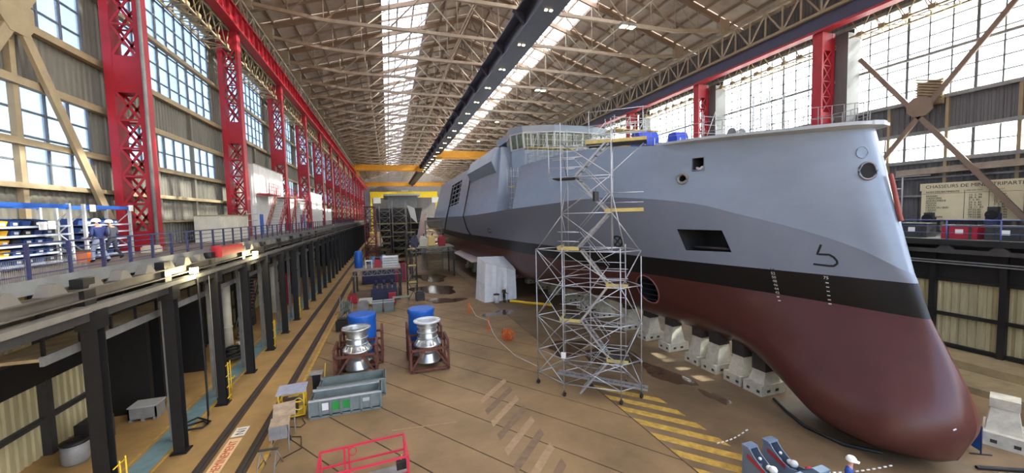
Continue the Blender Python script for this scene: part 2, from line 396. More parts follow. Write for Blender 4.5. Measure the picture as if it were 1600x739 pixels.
# intermediate rafters under the purlins
for j in range(3, 30):
    for h in (.5,):
        yj = TY0+j*TS+h*TS
        for sgn in (-1, 1):
            MB().bar((RIDGE, yj, ROOFZ-.5), (RIDGE+sgn*27.5, yj, rz(27.5)-.5), .14, .24).build('rafter', PURL, ceiling)
# trusses
CHZ = 30.75
def make_truss(full):
    t = thing('roof_truss', 'pale tan roof truss spanning the hall under the ridge', 'truss', (0,0,0), 0, 'roof trusses')
    XL, XR = -12.9, 40.2
    nodes = [(XL, 31.65), (-5.6, CHZ+.03), (1.0, CHZ), (13.65, CHZ), (26.3, CHZ), (32.9, CHZ+.03), (XR, 31.65)]
    mb = MB()
    for p, q in zip(nodes[:-1], nodes[1:]): mb.bar((p[0],0,p[1]), (q[0],0,q[1]), .3, .34)
    mb.build('bottom_chord', TANR, t)
    for sgn in (-1, 1):
        MB().bar((RIDGE, 0, ROOFZ-.8), (RIDGE+sgn*27.2, 0, rz(27.2)-.55), .3, .55).build('top_chord', M('truss_brown', (132, 112, 94), .7), t)
        MB().box(RIDGE+sgn*26.4-.7, RIDGE+sgn*26.4+.7, -.3, .3, 31.1, 32.9).build('bearing_box', TANR, t)
    W = []
    for sgn in (-1, 1):
        for o in (5.0, 9.1, 12.65, 15.9, 19.25, 22.6):
            W.append(((o*sgn, CHZ+(.03 if o < 19.3 else .35)), (o*sgn, rz(o)-.9), .05))
        W += [((12.65*sgn, CHZ), (5.0*sgn, rz(5.0)-.9), .08), ((19.25*sgn, CHZ), (12.65*sgn, rz(12.65)-.9), .07), ((0, CHZ), (7.0*sgn, rz(7)-.9), .09), ((5.0*sgn, CHZ), (0, rz(0)-.9), .1), ((22.6*sgn, CHZ+.35), (19.25*sgn, rz(19.25)-.9), .05)]
    W.append(((0, CHZ), (0, ROOFZ-.9), .06))
    if full:
        for p, q, r in W: MB().tube((RIDGE+p[0],0,p[1]), (RIDGE+q[0],0,q[1]), r, 6).build('web_member', TANR, t)
    else:
        mb = MB()
        for p, q, r in W: mb.tube((RIDGE+p[0],0,p[1]), (RIDGE+q[0],0,q[1]), r, 4)
        mb.build('web_members', TANR, t)['kind'] = 'stuff'
    return t
tf = make_truss(True); tn = make_truss(False)
ty = [TY0+TS*j for j in range(4, 36)]
for j, y in enumerate(ty):
    src = tf if j < 12 else tn
    if j in (0, 12): src.location = (0, y, 0)
    else: copy_tree(src, None, (0, y, 0))
# valley bracing between trusses: long thin ties
for x in (1.0, 26.3):
    tag(MB().bar((x, 10, CHZ+.25), (x, HALL1, CHZ+.25), .1, .1).build('roof_tie', TANR), 'thin tan tie rod running along the truss bottom chords', 'tie rod', 'long roof ties')

# dark service beam hung under the trusses
db = thing('service_beam', 'dark blue-grey service beam hung below the trusses along the hall', 'beam')
MB().box(14.0, 16.4, 20, 258, 28.85, 29.05).build('bottom_flange', BEAMBLUE, db)
MB().box(14.15, 14.4, 20, 258, 29.05, 30.35).build('web', BEAMBLUE, db); MB().box(16.0, 16.25, 20, 258, 29.05, 30.35).build('web', BEAMBLUE, db)
MB().box(13.2, 16.4, 20, 258, 30.35, 30.5).build('top_flange', BEAMBLUE, db)
for x in (13.3, 13.75): MB().bar((x, 20, 30.545), (x, 258, 30.545), .09).build('conductor_rail', CRANE, db)
for j, y in enumerate(ty[1:22]):
    MB().prism([(12.9,30.5),(14.1,30.5),(14.1,29.2)], 'y', y-.25, y+.25).build('bracket', BEAMBLUE, db)
    for q in (-.25, .25): MB().box(15.1+q-.12, 15.1+q+.12, y+3.6, y+3.85, 28.8, 28.86).build('lamp_lens', LAMPW, db)
# ------------------------------------------------------------------ crane runways and eaves girders
cr = thing('crane_runway', 'red crane runway girder on the lattice columns above the gallery windows', 'girder')
MB().box(-12.75, -11.95, HALL0, HALL1, 26.95, 27.15).build('bottom_flange', RED, cr); MB().box(-12.5, -12.2, HALL0, HALL1, 27.1, 28.7).build('web', RED, cr)
MB().box(-12.75, -11.95, HALL0, HALL1, 28.65, 28.8).build('top_flange', RED, cr)
MB().bar((-12.3, HALL0, 28.9), (-12.3, HALL1, 28.9), .12, .16).build('crane_rail', DGREY, cr)
mb = MB()
for i in range(110):
    y = 12+i*1.5; mb.box(-12.74,-12.5, y-.02, y+.02, 27.1, 28.7); mb.box(-12.2,-11.96, y-.02, y+.02, 27.1, 28.7)
mb.build('stiffeners', RED, cr)['kind'] = 'stuff'
cr2 = thing('crane_runway', 'red and dark blue crane runway girder behind the ship', 'girder')
MB().box(39.3, 40.2, HALL0, HALL1, 26.3, 26.5).build('bottom_flange', RED, cr2); MB().box(39.55, 39.75, HALL0, HALL1, 26.5, 27.9).build('web', M('runway_blue', (58, 58, 84), .5), cr2)
MB().box(39.2, 40.2, HALL0, HALL1, 27.85, 28.0).build('top_flange', TAN, cr2)
def lattice(mb, p0, p1, dv, n, r, zig=True):
    """Warren lattice along p0-p1 with the other chord offset by dv"""
    p0, p1, dv = Vector(p0), Vector(p1), Vector(dv)
    for i in range(n):
        a = p0.lerp(p1, i/n); b = p0.lerp(p1, (i+1)/n)
        mb.bar(a, a+dv, r)
        mb.bar(a, b+dv, r) if (i % 2 == 0 or not zig) else mb.bar(a+dv, b, r)
for X, lab in ((-12.6, 'tan lattice eaves girder above the red crane runway over the gallery'), (40.0, 'tan lattice eaves girder above the blue crane runway behind the ship')):
    g = thing('eaves_girder', lab, 'girder')
    zb = 29.2 if X < 0 else 28.3
    MB().bar((X, HALL0, zb), (X, HALL1, zb), .25).build('bottom_chord', TANR, g); MB().bar((X, HALL0, 31.0), (X, HALL1, 31.0), .25).build('top_chord', TANR, g)
    for k in range(-2, KMAX):
        mb = MB(); lattice(mb, (X, cy(k), zb), (X, cy(k)+BAY, zb), (0,0,31.0-zb), 8, .13)
        mb.build('lattice', TANR, g)
    if X < 0:   # walkway rail along the crane runway
        for z in (29.9, 30.5): MB().bar((-12.95, 10, z), (-12.95, HALL1, z), .05).build('hand_rail', M('rail_brown', (96, 70, 60), .7), g)
        mb = MB()
        for i in range(120): mb.bar((-12.95, 12+i*1.5, 28.8), (-12.95, 12+i*1.5, 30.5), .05)
        mb.build('rail_posts', M('rail_brown', (96, 70, 60), .7), g)['kind'] = 'stuff'
# wind girders: tan lattices across the windows behind the columns
def wind_girder(y0, y1, xa, xb, z, lab, grp):
    g = thing('wind_girder', lab, 'girder', (0,0,0), 0, grp); mb = MB()
    for x in (xa, xb): MB().bar((x, y0, z), (x, y1, z), .14).build('chord', TAN, g)
    n = 8
    for i in range(n):
        ya, yb = y0+(y1-y0)*i/n, y0+(y1-y0)*(i+1)/n; ym = (ya+yb)/2
        mb.bar((xa, ya, z), (xb, ym, z), .08); mb.bar((xb, ym, z), (xa, yb, z), .08); mb.bar((xa, ym, z), (xb, ym, z), .06)
        mb.bar((xb, ym, z), (xb, ya, z+1.7), .06); mb.bar((xb, ym, z), (xb, yb, z+1.7), .06); mb.bar((xa, ya, z), (xb, ya, z+1.7), .06)
        mb.box(xb-.18, xb+.18, ym-.22, ym+.22, z-.2, z+.2)
    mb.build('lattice', TAN, g); MB().bar((xb, y0, z+1.7), (xb, y1, z+1.7), .1).build('chord', TAN, g)
for k in range(-1, 9): wind_girder(cy(k)+.5, cy(k)+BAY-.5, -14.4, -12.9, 25.2, 'tan lattice wind girder across the top of the gallery windows', 'wind girders over the gallery')
for k in range(-1, 4): wind_girder(cy(k)+.5, cy(k)+BAY-1.6, 43.1, 41.4, 25.4, 'tan lattice wind girder across the windows behind the ship', 'wind girders behind the ship')
# ------------------------------------------------------------------ lattice columns
def column(X0, X1, y, z0, ztop, lab, grp, full):
    """box column: web side faces -Y, X0 wall side .. X1 hall side"""
    c = thing('lattice_column', lab, 'column', (0, y, z0), 0, grp)
    s = 1 if X1 > X0 else -1; h = ztop-z0
    MB().box(min(X0, X0+s*.38), max(X0, X0+s*.38), -.45, .45, 0, h).build('wall_flange', RED, c)
    MB().box(min(X1-s*.2, X1), max(X1-s*.2, X1), -.45, .45, 0, h).build('hall_flange', RED, c)
    xa, xb = X0+s*.38, X1-s*.2
    def zz(v): return v-z0
    plates = [(0, 1.1), (zz(17.0), zz(18.9)), (h-1.6, h)]
    plates = [p for p in plates if p[0] < h]
    for a, b in plates: MB().box(min(xa,xb), max(xa,xb), -.42, .42, a, b).build('web_plate', RED, c)
    spans = [(plates[i][1], plates[i+1][0]) for i in range(len(plates)-1)]
    for a, b in spans:
        n = max(1, round((b-a)/1.45))
        for i in range(n):
            za, zb = a+(b-a)*i/n, a+(b-a)*(i+1)/n
            mb = MB()
            for yy in (-.4, .4):
                mb.bar((xa, yy, za), (xb, yy, zb), .12, .05, (0,1,0)); mb.bar((xb, yy, za), (xa, yy, zb), .12, .05, (0,1,0)); mb.bar((xa, yy, zb), (xb, yy, zb), .1, .06, (0,1,0))
            if full: mb.build('lacing', RED, c)
            else: mb.build('lacing', RED, c)
    return c
for k in range(-1, 15):
    column(-13.95, -12.35, cy(k), 8.4, 27.0, 'red riveted lattice column standing on the gallery with the parts racks', 'red columns on the gallery', k < 4)
    MB().box(-13.9, -12.5, -.4, .4, 0, 8.2).build('column_stub', BLACK, wall_l, loc=(0, cy(k), 0))
for k in range(-1, 5):
    column(41.3, 39.6, cy(k), 7.7, 26.3, 'red lattice column standing behind the grey ship', 'red columns behind the ship', True)
    tag(MB().box(41.4, 43.1, -.5, .5, 7.7, 26).build('pier', CLADR, None, loc=(0, cy(k)-1.0, 0)), 'grey clad pier beside a red column behind the ship', 'pier', 'clad piers')
# grey downpipe on the first column, bracing of the first bay
tag(MB().tube((-12.2, 26.2, 8.4), (-12.2, 26.2, 26.9), .09, 8).build('downpipe', GREY), 'grey downpipe running up the red column beside the parts racks', 'pipe')
def brace(pts, lab, X, wd=.42, mat=TAN, plate=None):
    t = thing('cross_brace', lab, 'brace')
    for (a, b) in pts: MB().bar((X,)+a, (X,)+b, wd, .16, (1,0,0)).build('diagonal', mat, t)
    if plate: MB().prism([(plate[0]+dx, plate[1]+dz) for dx, dz in ((-.8,-.35),(-.4,-.8),(.4,-.8),(.8,-.35),(.8,.35),(.4,.8),(-.4,.8),(-.8,.35))], 'x', X-.1, X+.1).build('gusset', mat, t)
    return t
brace([((21.0, 19.5), (26.4, 9.6)), ((21.5, 18.5), (25.6, 24.6)), ((21.5, 18.5), (17.0, 11.8))], 'tan riveted cross brace over the windows behind the parts racks', -14.1, .45, TAN, (21.5, 18.6))
brace([((14.9, 25.0), (24.6, 11.6)), ((24.9, 23.5), (14.15, 8.05))], 'rusty riveted cross brace in front of the windows by the cream ship board', 42.5, .36, M('brace_brown', (124, 106, 90), .7), (20.5, 18.0))
# ------------------------------------------------------------------ the ship
SX = 19.4
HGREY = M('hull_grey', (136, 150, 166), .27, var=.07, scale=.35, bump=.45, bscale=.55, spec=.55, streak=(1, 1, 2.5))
HGREYD = M('hull_shaded_grey', (124, 134, 150), .33, var=.06, scale=.5, bump=.3, bscale=.6)  # topside grey made darker: shade under the knuckle put into the colour
HBLK = M('boot_black', (17, 19, 23), .45, var=.1, scale=.8)
HRED = M('antifouling_red', (82, 43, 38), .32, var=.14, scale=.5, bump=.3, bscale=.7)
DECKG = M('ship_deck_grey', (150, 158, 164), .6, var=.08)
HDARK = M('opening_shade', (24, 26, 30), .8, var=.1)  # near-black carries the shade inside the hull openings
def pchip(xs, ys, x):
    xs = np.asarray(xs, float); ys = np.asarray(ys, float); h = np.diff(xs); d = np.diff(ys)/h; mm = np.zeros(len(xs))
    for i in range(1, len(xs)-1):
        if d[i-1]*d[i] > 0:
            w1, w2 = 2*h[i]+h[i-1], h[i]+2*h[i-1]; mm[i] = (w1+w2)/(w1/d[i-1]+w2/d[i])
    mm[0], mm[-1] = d[0], d[-1]
    x = np.clip(x, xs[0], xs[-1]); i = np.clip(np.searchsorted(xs, x)-1, 0, len(xs)-2); t = (x-xs[i])/h[i]
    return (1+2*t)*(1-t)**2*ys[i]+t*(1-t)**2*h[i]*mm[i]+t*t*(3-2*t)*ys[i+1]+t*t*(t-1)*h[i]*mm[i+1]
KEEL = [(7.9,.6),(8.5,.2),(10,.02),(11.5,.05),(12.6,.5),(14,1.1),(15.4,1.65),(17,1.95),(19,2.0),(40,2.0),(100,2.1),(115,4.5),(129,6)]
def keelz(y): return pchip([p[0] for p in KEEL], [p[1] for p in KEEL], y)
ST = 110
def rowpts(tab, zfun=None, yend=129.0):
    ys = [p[0] for p in tab]; u = (np.arange(ST)/(ST-1.0))**2.0
    Y = ys[0]+(yend-ys[0])*u; Hf = np.maximum(0, pchip(ys, [p[1] for p in tab], Y))
    Z = zfun(Y) if zfun else pchip(ys, [p[2] for p in tab], Y)
    return np.stack([Y, Hf, Z], 1)
def fz(fr, stemz):
    def f(Y):
        z = keelz(Y); base = z+fr*(5.6-z)
        wgt = np.clip((Y-7.3)/2.2, 0, 1)
        return stemz*(1-wgt)+base*wgt
    return f
rows = [rowpts([(y, 0, z) for y, z in KEEL]),
 rowpts([(7.68,0,0),(7.8,.6,0),(8.35,1.3,0),(9.4,1.85,0),(10.5,1.9,0),(12,1.7,0),(14,1.15,0),(16,.75,0),(18,.65,0),(20,.8,0),(30,2.0,0),(40,4.0,0),(50,5.2,0),(70,5.8,0),(100,5.5,0),(129,5.0,0)], fz(.12, 1.2)),
 rowpts([(7.48,0,0),(7.58,.5,0),(8.1,1.2,0),(9.4,1.9,0),(11,2.0,0),(13,1.7,0),(15,1.35,0),(18,1.25,0),(22,1.7,0),(30,3.1,0),(40,4.9,0),(52,6.0,0),(73,6.6,0),(105,6.2,0),(129,5.6,0)], fz(.32, 2.1)),
 rowpts([(7.85,0,0),(7.93,.3,0),(8.6,.85,0),(10,1.25,0),(12,1.35,0),(14,1.3,0),(17,1.4,0),(20,1.85,0),(24,2.5,0),(30,3.6,0),(40,5.3,0),(52,6.3,0),(73,6.9,0),(105,6.5,0),(129,6.2,0)], fz(.6, 3.4)),
 rowpts([(8.8,0,5.6),(8.86,.15,5.6),(9.6,.3,5.6),(11.9,.55,5.6),(14.4,.95,5.6),(16.5,1.4,5.6),(18.9,2.0,5.6),(22.3,2.65,5.6),(30,4.1,5.6),(39.7,5.5,5.6),(52,6.5,5.6),(73,7.0,5.6),(105,6.8,5.6),(129,6.6,5.6)]),
 rowpts([(9.2,0,6.9),(9.26,.15,6.9),(10.0,.36,6.9),(11.6,.8,6.9),(13.9,1.45,6.9),(17.4,2.4,6.9),(21.4,3.3,6.9),(29.7,4.7,6.9),(38.5,6.0,6.9),(50.4,7.0,6.9),(64,7.9,6.9),(108,7.9,6.9),(129,7.3,6.9)]),
 rowpts([(9.34,0,7.25),(9.4,.16,7.3),(10.9,.75,8.2),(13,1.45,9.0),(15.1,2.25,9.63),(17.2,3.1,10.25),(20.6,4.4,10.72),(23.6,5.2,10.9),(26,6.0,10.85),(28.5,6.6,10.7),(36.5,7.6,10.4),(44.7,8.2,10.05),(56.8,8.6,9.7),(92.8,8.7,9.35),(129,8.0,9.3)])]
ship = thing('naval_ship', 'large grey naval ship with black waterline band and red lower hull on blocks', 'ship', (SX, 0, 0))
def loft(A, B, n, name, mat, sides=(-1, 1), parent=ship, build=True, i1=ST):
    """n subdivisions between row A and B (already smooth rows)"""
    obs = []
    for s in sides:
        mb = MB(); vs = []
        for j in range(n+1):
            t = j/n; P = A*(1-t)+B*t
            for i in range(i1): vs.append((s*P[i,1], P[i,0], P[i,2]))
        fs = []
        for j in range(n):
            for i in range(i1-1):
                a = j*i1+i; q = (a, a+1, a+i1+1, a+i1); fs.append(q if s > 0 else q[::-1])
        mb.add(vs, fs, True); obs.append(mb)
    return obs
def smooth_rows(rs, sub):
    """Catmull-Rom across rows so that the section is round"""
    out = []
    for j in range(len(rs)-1):
        p0 = rs[j-1] if j > 0 else rs[j]*1.0; p1, p2 = rs[j], rs[j+1]; p3 = rs[j+2] if j+2 < len(rs) else 2*rs[j+1]-rs[j]
        if j == 0: p0 = rs[1]*np.array([1,-1,1])
        for q in range(sub):
            t = q/sub
            out.append(.5*((2*p1)+(-p0+p2)*t+(2*p0-5*p1+4*p2-p3)*t*t+(-p0+3*p1-3*p2+p3)*t**3))
    out.append(rs[-1]); return out
def skin(rs, s):
    n = len(rs); vs = []; fs = []
    for P in rs:
        for i in range(len(P)): vs.append((s*P[i,1], P[i,0], P[i,2]))
    L = len(rs[0])
    for j in range(n-1):
        for i in range(L-1):
            a = j*L+i; q = (a, a+1, a+L+1, a+L); fs.append(q if s > 0 else q[::-1])
    return MB().add(vs, fs, True)
low = smooth_rows(rows[:5], 5)
for P in low: P[:,1] = np.maximum(P[:,1], 0)
# upper rows: knuckle to deck edge, bow to Y=36
deck_tab = [(10.85,0,13.25),(10.88,.22,13.25),(11.1,.5,13.27),(11.6,.9,13.3),(12.83,1.55,13.38),(15.8,2.5,13.62),(19.2,3.75,13.8),(22.8,4.8,14.25),(27.9,6.0,14.6),(35.3,6.7,14.6),(36.2,6.75,14.6)]
kn_tab = [(9.34,0,7.25),(9.4,.16,7.3),(10.9,.75,8.2),(13,1.45,9.0),(15.1,2.25,9.63),(17.2,3.1,10.25),(20.6,4.4,10.72),(23.6,5.2,10.9),(26,6.0,10.85),(28.5,6.6,10.7),(36.5,7.6,10.4)]
knF = rowpts(kn_tab, None, 36.5); dkF = rowpts(deck_tab, None, 36.2)
upF = []
for j in range(9):
    t = j/8; P = knF*(1-t)+dkF*t
    # blunt stem face widens with height
    upF.append(P)
def cut(mb, poly):
    """remove the faces inside a convex polygon in the Y,Z plane"""
    me = mb.mesh('tmp', HGREY); bm = bmesh.new(); bm.from_mesh(me); bpy.data.meshes.remove(me)
    n = len(poly); c = Vector((sum(p[0] for p in poly)/n, sum(p[1] for p in poly)/n)); pl = []
    rad = max((Vector(p)-c).length for p in poly)+1.2
    for i in range(n):
        a, b = Vector(poly[i]), Vector(poly[(i+1) % n]); d = b-a; nr = Vector((d.y, -d.x)).normalized()
        if (c-a).dot(nr) > 0: nr = -nr
        pl.append((a, nr))
        fs = [f for f in bm.faces if (Vector((f.calc_center_median().y, f.calc_center_median().z))-c).length < rad+.8]
        geom = set(fs)
        for f in fs: geom.update(f.edges); geom.update(f.verts)
        bmesh.ops.bisect_plane(bm, geom=list(geom), dist=1e-5, plane_co=(0, a.x, a.y), plane_no=(0, nr.x, nr.y))
    dele = []
    for f in bm.faces:
        q = f.calc_center_median(); q2 = Vector((q.y, q.z))
        if all((q2-a).dot(nr) < -1e-5 for a, nr in pl): dele.append(f)
    bmesh.ops.delete(bm, geom=dele, context='FACES')
    bm.verts.index_update()
    out = MB(); out.v = [tuple(v.co) for v in bm.verts]; out.f = [tuple(v.index for v in f.verts) for f in bm.faces]; out.sm = [True]*len(out.f); bm.free(); return out
def circ(y, z, r, n=14, ry=None): return [(y+(ry or r)*math.cos(2*math.pi*i/n), z+r*math.sin(2*math.pi*i/n)) for i in range(n)]
port_low, port_flare, port_top = skin(low, -1), skin([rows[5]*(1-t/5)+rows[6]*(t/5) for t in range(6)], -1), skin(upF, -1)
band = [skin([rows[4]*(1-t/3)+rows[5]*(t/3) for t in range(4)], s) for s in (-1, 1)]
def bvh(mbs):
    v = []; f = []
    for mb in mbs: o = len(v); v += [Vector(p)+Vector((SX,0,0)) for p in mb.v]; f += [tuple(i+o for i in q) for q in mb.f]
    return BVHTree.FromPolygons(v, f)
HULL = bvh([port_low, port_flare, port_top, band[0]])
def hit(px, py):
    p, n_, i, d = HULL.ray_cast(CAM, ray(px, py)); 
    if n_ is not None and n_.dot(ray(px, py)) > 0: n_ = -n_
    return p, n_
def side(y, z):
    p, n_, i, d = HULL.ray_cast(Vector((5, y, z)), Vector((1, 0, 0))); return p
def yz(px, py): p = hit(px, py)[0]; return (p.y, p.z)
pocket = [yz(1058,358), yz(1128,360), yz(1143,394), yz(1072,391)]
tc = yz(1012, 452); thr = circ(tc[0], tc[1], 1.0, 16, .95)
sq0, sq1 = yz(1083, 247), yz(1100, 265); sqp = [(sq0[0], sq0[1]), (sq1[0], sq0[1]), (sq1[0], sq1[1]), (sq0[0], sq1[1])]
hw = yz(1067, 279); hwp = circ(hw[0], hw[1], .26, 14, .26)
port_flare = cut(port_flare, pocket); port_low = cut(port_low, thr); port_top = cut(cut(port_top, sqp), hwp)
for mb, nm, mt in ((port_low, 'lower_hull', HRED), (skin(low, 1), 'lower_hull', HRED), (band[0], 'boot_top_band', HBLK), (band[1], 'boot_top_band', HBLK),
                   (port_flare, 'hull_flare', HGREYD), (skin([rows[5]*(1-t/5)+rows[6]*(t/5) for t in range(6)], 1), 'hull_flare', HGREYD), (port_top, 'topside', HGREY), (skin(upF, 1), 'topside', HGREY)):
    mb.build(nm, mt, ship)
def recess(poly, depth, name, mat, rim=None):
    """pocket walls going inboard from the hull opening"""
    L = [side(y, z)-Vector((SX,0,0)) for y, z in poly] if False else None
    P = []
    for y, z in poly:
        q = HULL.ray_cast(Vector((2, y, z)), Vector((1, 0, 0)))[0]; P.append(Vector((q.x-SX-.005, y, z)))
    xi = max(p.x for p in P)+depth; n = len(P)
    vs = P+[Vector((xi, p.y, p.z)) for p in P]
    fs = [(i, (i+1) % n, n+(i+1) % n, n+i) for i in range(n)]+[tuple(range(n, 2*n))]
    return MB().add(vs, fs).build(name, mat, ship), P
recess(pocket, .8, 'anchor_pocket', HDARK)
mb = MB(); p0, p1 = hit(1078, 386)[0], hit(1136, 390)[0]; mb.tube(p0-Vector((SX-.35,0,0)), p1-Vector((SX-.35,0,0)), .09, 8); mb.build('anchor_bar', DGREY, ship)
recess(thr, 1.4, 'thruster_tunnel', HDARK)
_, P = recess(thr, .02, 'tunnel_rim', M('tunnel_pink', (140, 86, 84), .5))
bpy.data.objects.remove(_)
MB().path([Vector(p)-Vector((.02,0,0)) for p in P+[P[0], P[1]]], .05, 6).build('tunnel_rim', M('tunnel_pink', (140, 86, 84), .5), ship)
for i in range(5):
    zz = tc[1]-.75+i*.38; hwid = math.sqrt(max(.05, 1-(zz-tc[1])**2))*.93
    a, b = side(tc[0]-hwid, zz), side(tc[0]+hwid, zz)
    MB().bar(a-Vector((SX-.12,0,0)), b-Vector((SX-.12,0,0)), .06).build('tunnel_grid_bar', HDARK, ship)
recess(sqp, .7, 'mooring_port', HDARK)
q = [side(y, z) for y, z in sqp]
MB().path([p-Vector((SX+.02,0,0)) for p in q+[q[0], q[1]]], .05, 6).build('port_rim', HGREY, ship)
c0 = Vector(((q[2].x+q[3].x)/2-SX+.1, (q[2].y+q[3].y)/2, q[2].z+.1))
MB().bar(c0+Vector((0,-.22,.06)), c0+Vector((0,0,-.04)), .1).bar(c0+Vector((0,.22,.06)), c0+Vector((0,0,-.04)), .1).build('mooring_roller', WHITE, ship)
_, P = recess(hwp, .8, 'hawse_pipe', HDARK)
MB().path([p-Vector((.03,0,0)) for p in P+[P[0], P[1]]], .09, 8).build('hawse_lip', GREY, ship)
# decks
def strip_deck(tab, name, mat, dz=0):
    n = len(tab); vs = [(-p[1], p[0], p[2]+dz) for p in tab]+[(p[1], p[0], p[2]+dz) for p in tab]
    return MB().add(vs, [(i, n+i, n+i+1, i+1) for i in range(n-1)]).build(name, mat, ship)
strip_deck([tuple(p) for p in dkF[::4]], 'foredeck', DECKG, -.05)
# overhanging deck edge plate round the bow
fl = [tuple(p) for p in dkF if p[0] < 19.6]
mb = MB(); n = len(fl); vs = []
for s in (-1, 1):
    for (y, h_, z) in fl:
        grow = .5*min(1, max(0, (19.4-y)/2.5)); k_ = (h_+grow); yo = y-.25*max(0, 1-(y-10.85)/2.0)
        vs += [(s*h_*.9, y+.1, z-.12), (s*k_, yo, z+.0), (s*k_, yo, z+.14), (s*h_*.8, y+.1, z+.16)]
L = 4*n
for s in (0, 1):
    for i in range(n-1):
        for j in range(4):
            a = s*L+i*4+j; b = s*L+i*4+(j+1) % 4; q_ = (a, b, b+4, a+4); mb_ = q_ if s == 0 else q_[::-1]
            mb.f.append(mb_); mb.sm.append(False)
for j in range(4): mb.f.append((j, (j+1) % 4, L+(j+1) % 4, L+j)); mb.sm.append(False)
mb.v += [tuple(v) for v in vs]
mb.build('deck_edge_plate', M('deck_edge_grey', (170, 178, 184), .45, var=.05), ship)
tip = MB(); tip.prism([(-.75,11.0),(-.4,10.55),(0,10.45),(.4,10.55),(.75,11.0),(.9,11.8),(-.9,11.8)], 'z', 13.24, 13.42); tip.build('bow_platform', M('deck_edge_grey', (170,178,184)), ship)
# stem fittings: round cover plate, bow hawse with a red lip and stem bar
def stem_ring(px, py, r, name, mat, hole):
    p, n_ = hit(px, py); a = n_.cross(Vector((0,0,1))).normalized(); b = n_.cross(a).normalized()
    pts = []
    for i in range(17):
        t = 2*math.pi*i/16; s_ = p+a*math.cos(t)*r*.75+b*math.sin(t)*r
        pts.append(s_+n_*.02-Vector((SX,0,0)))
    MB().path(pts, .05 if hole else .025, 6).build(name, mat, ship)
    vs = [p+n_*.015-Vector((SX,0,0))]+pts[:16]
    MB().add(vs, [(0, i+1, (i+1) % 16+1) for i in range(16)]).build(name+'_plate', HDARK if hole else HGREY, ship)  # hawse hole is a flat disc with its shade painted on
stem_ring(1347, 238, .24, 'round_cover', HGREY, False)
stem_ring(1356, 267, .36, 'bow_hawse', M('hawse_steel', (120,120,124), .3, metal=.6), True)
REDD = M('primer_red', (136, 60, 48), .5)
MB().path([Vector((0, 10.18, 11.2)), Vector((0, 10.05, 10.6)), Vector((0, 9.86, 9.6)), Vector((0, 9.78, 9.3))], .09, 6).build('stem_lip', REDD, ship)
# aft superstructure: flush sides above the knuckle
kA = [(41.0,7.95,10.2),(44.7,8.2,10.05),(56.8,8.6,9.7),(76,8.7,9.5),(96,8.7,9.35)]
tA = [(42.2,6.85,17.5),(46,6.9,17.4),(56.8,7.0,17.1),(76,7.0,17.0),(92,7.0,17.0)]
def aft(s):
    rs = []
    u = np.linspace(0, 1, 40)
    K = np.stack([pchip([0,.1,.35,.65,1], [p[i] for p in kA], u) for i in range(3)], 1); T_ = np.stack([pchip([0,.1,.35,.65,1], [p[i] for p in tA], u) for i in range(3)], 1)
    for j in range(9): rs.append(K*(1-j/8)+T_*(j/8))
    return skin(rs, s), K, T_
a_p, KA, TA = aft(-1); a_s, _, _ = aft(1)
AFTB = bvh([a_p])
def hitA(px, py): return AFTB.ray_cast(CAM, ray(px, py))[0]
bay = [(hitA(*p).y, hitA(*p).z) for p in ((707,290),(722,281),(716,318),(701,324))]
a_p = cut(a_p, bay); a_p.build('superstructure_side', HGREY, ship); a_s.build('superstructure_side', HGREY, ship)
Pb = [AFTB.ray_cast(Vector((2, y, z)), Vector((1,0,0)))[0]-Vector((SX,0,0)) for y, z in bay]
xi = max(p.x for p in Pb)+1.6
MB().add(Pb+[Vector((xi, p.y, p.z)) for p in Pb], [(i, (i+1) % 4, 4+(i+1) % 4, 4+i) for i in range(4)]+[(4,5,6,7)]).build('boat_bay', HDARK, ship)
for i in range(5):
    a = Pb[0].lerp(Pb[3], (i+.5)/5); b = Pb[1].lerp(Pb[2], (i+.5)/5); MB().bar(a+Vector((.15,0,0)), b+Vector((.15,0,0)), .14).build('bay_scaffold_bar', GREY, ship)
for i in range(3):
    a = Pb[0].lerp(Pb[1], (i+.5)/3); b = Pb[3].lerp(Pb[2], (i+.5)/3); MB().bar(a+Vector((.1,0,0)), b+Vector((.1,0,0)), .12).build('bay_scaffold_bar', GREY, ship)
# box band along the top of the superstructure side that overhangs
y0_, y1_ = 43.0, 56.0
for s in (-1,):
    mb = MB(); 
    def tp(y, z): 
        q_ = AFTB.ray_cast(Vector((2, y, z)), Vector((1,0,0)))[0]; return q_.x-SX
    v = [(tp(y0_,15.9)-.75,y0_,16.0),(tp(y1_,15.7)-.75,y1_,15.8),(tp(y1_,17.0)-.5,y1_,17.3),(tp(y0_,17.3)-.5,y0_,17.55),(tp(y0_,14.6)+.05,y0_,14.6),(tp(y1_,14.5)+.05,y1_,14.5),(-6.2,y1_,17.3),(-6.0,y0_,17.55)]
    mb.add(v, [(0,1,2,3),(0,4,5,1),(3,2,6,7),(0,3,7,4),(1,5,6,2)]); mb.build('overhang_casing', HGREY, ship)
mb = MB(); mb.add([(-KA[0,1],KA[0,0],KA[0,2]),(KA[0,1],KA[0,0],KA[0,2]),(TA[0,1],TA[0,0],TA[0,2]),(-TA[0,1],TA[0,0],TA[0,2])], [(0,1,2,3)]); mb.build('superstructure_front', HGREY, ship)
strip_deck([tuple(p) for p in TA[::3]]+[tuple(TA[-1])], 'superstructure_roof', DECKG)
MB().add([(-KA[-1,1],KA[-1,0],KA[-1,2]),(KA[-1,1],KA[-1,0],KA[-1,2]),(TA[-1,1],TA[-1,0],TA[-1,2]),(-TA[-1,1],TA[-1,0],TA[-1,2])], [(3,2,1,0)]).build('hangar_end', HGREY, ship)
strip_deck([(p[0], p[1]-.02, p[2]+.02) for p in rows[6] if p[0] > 35], 'main_deck', DECKG)
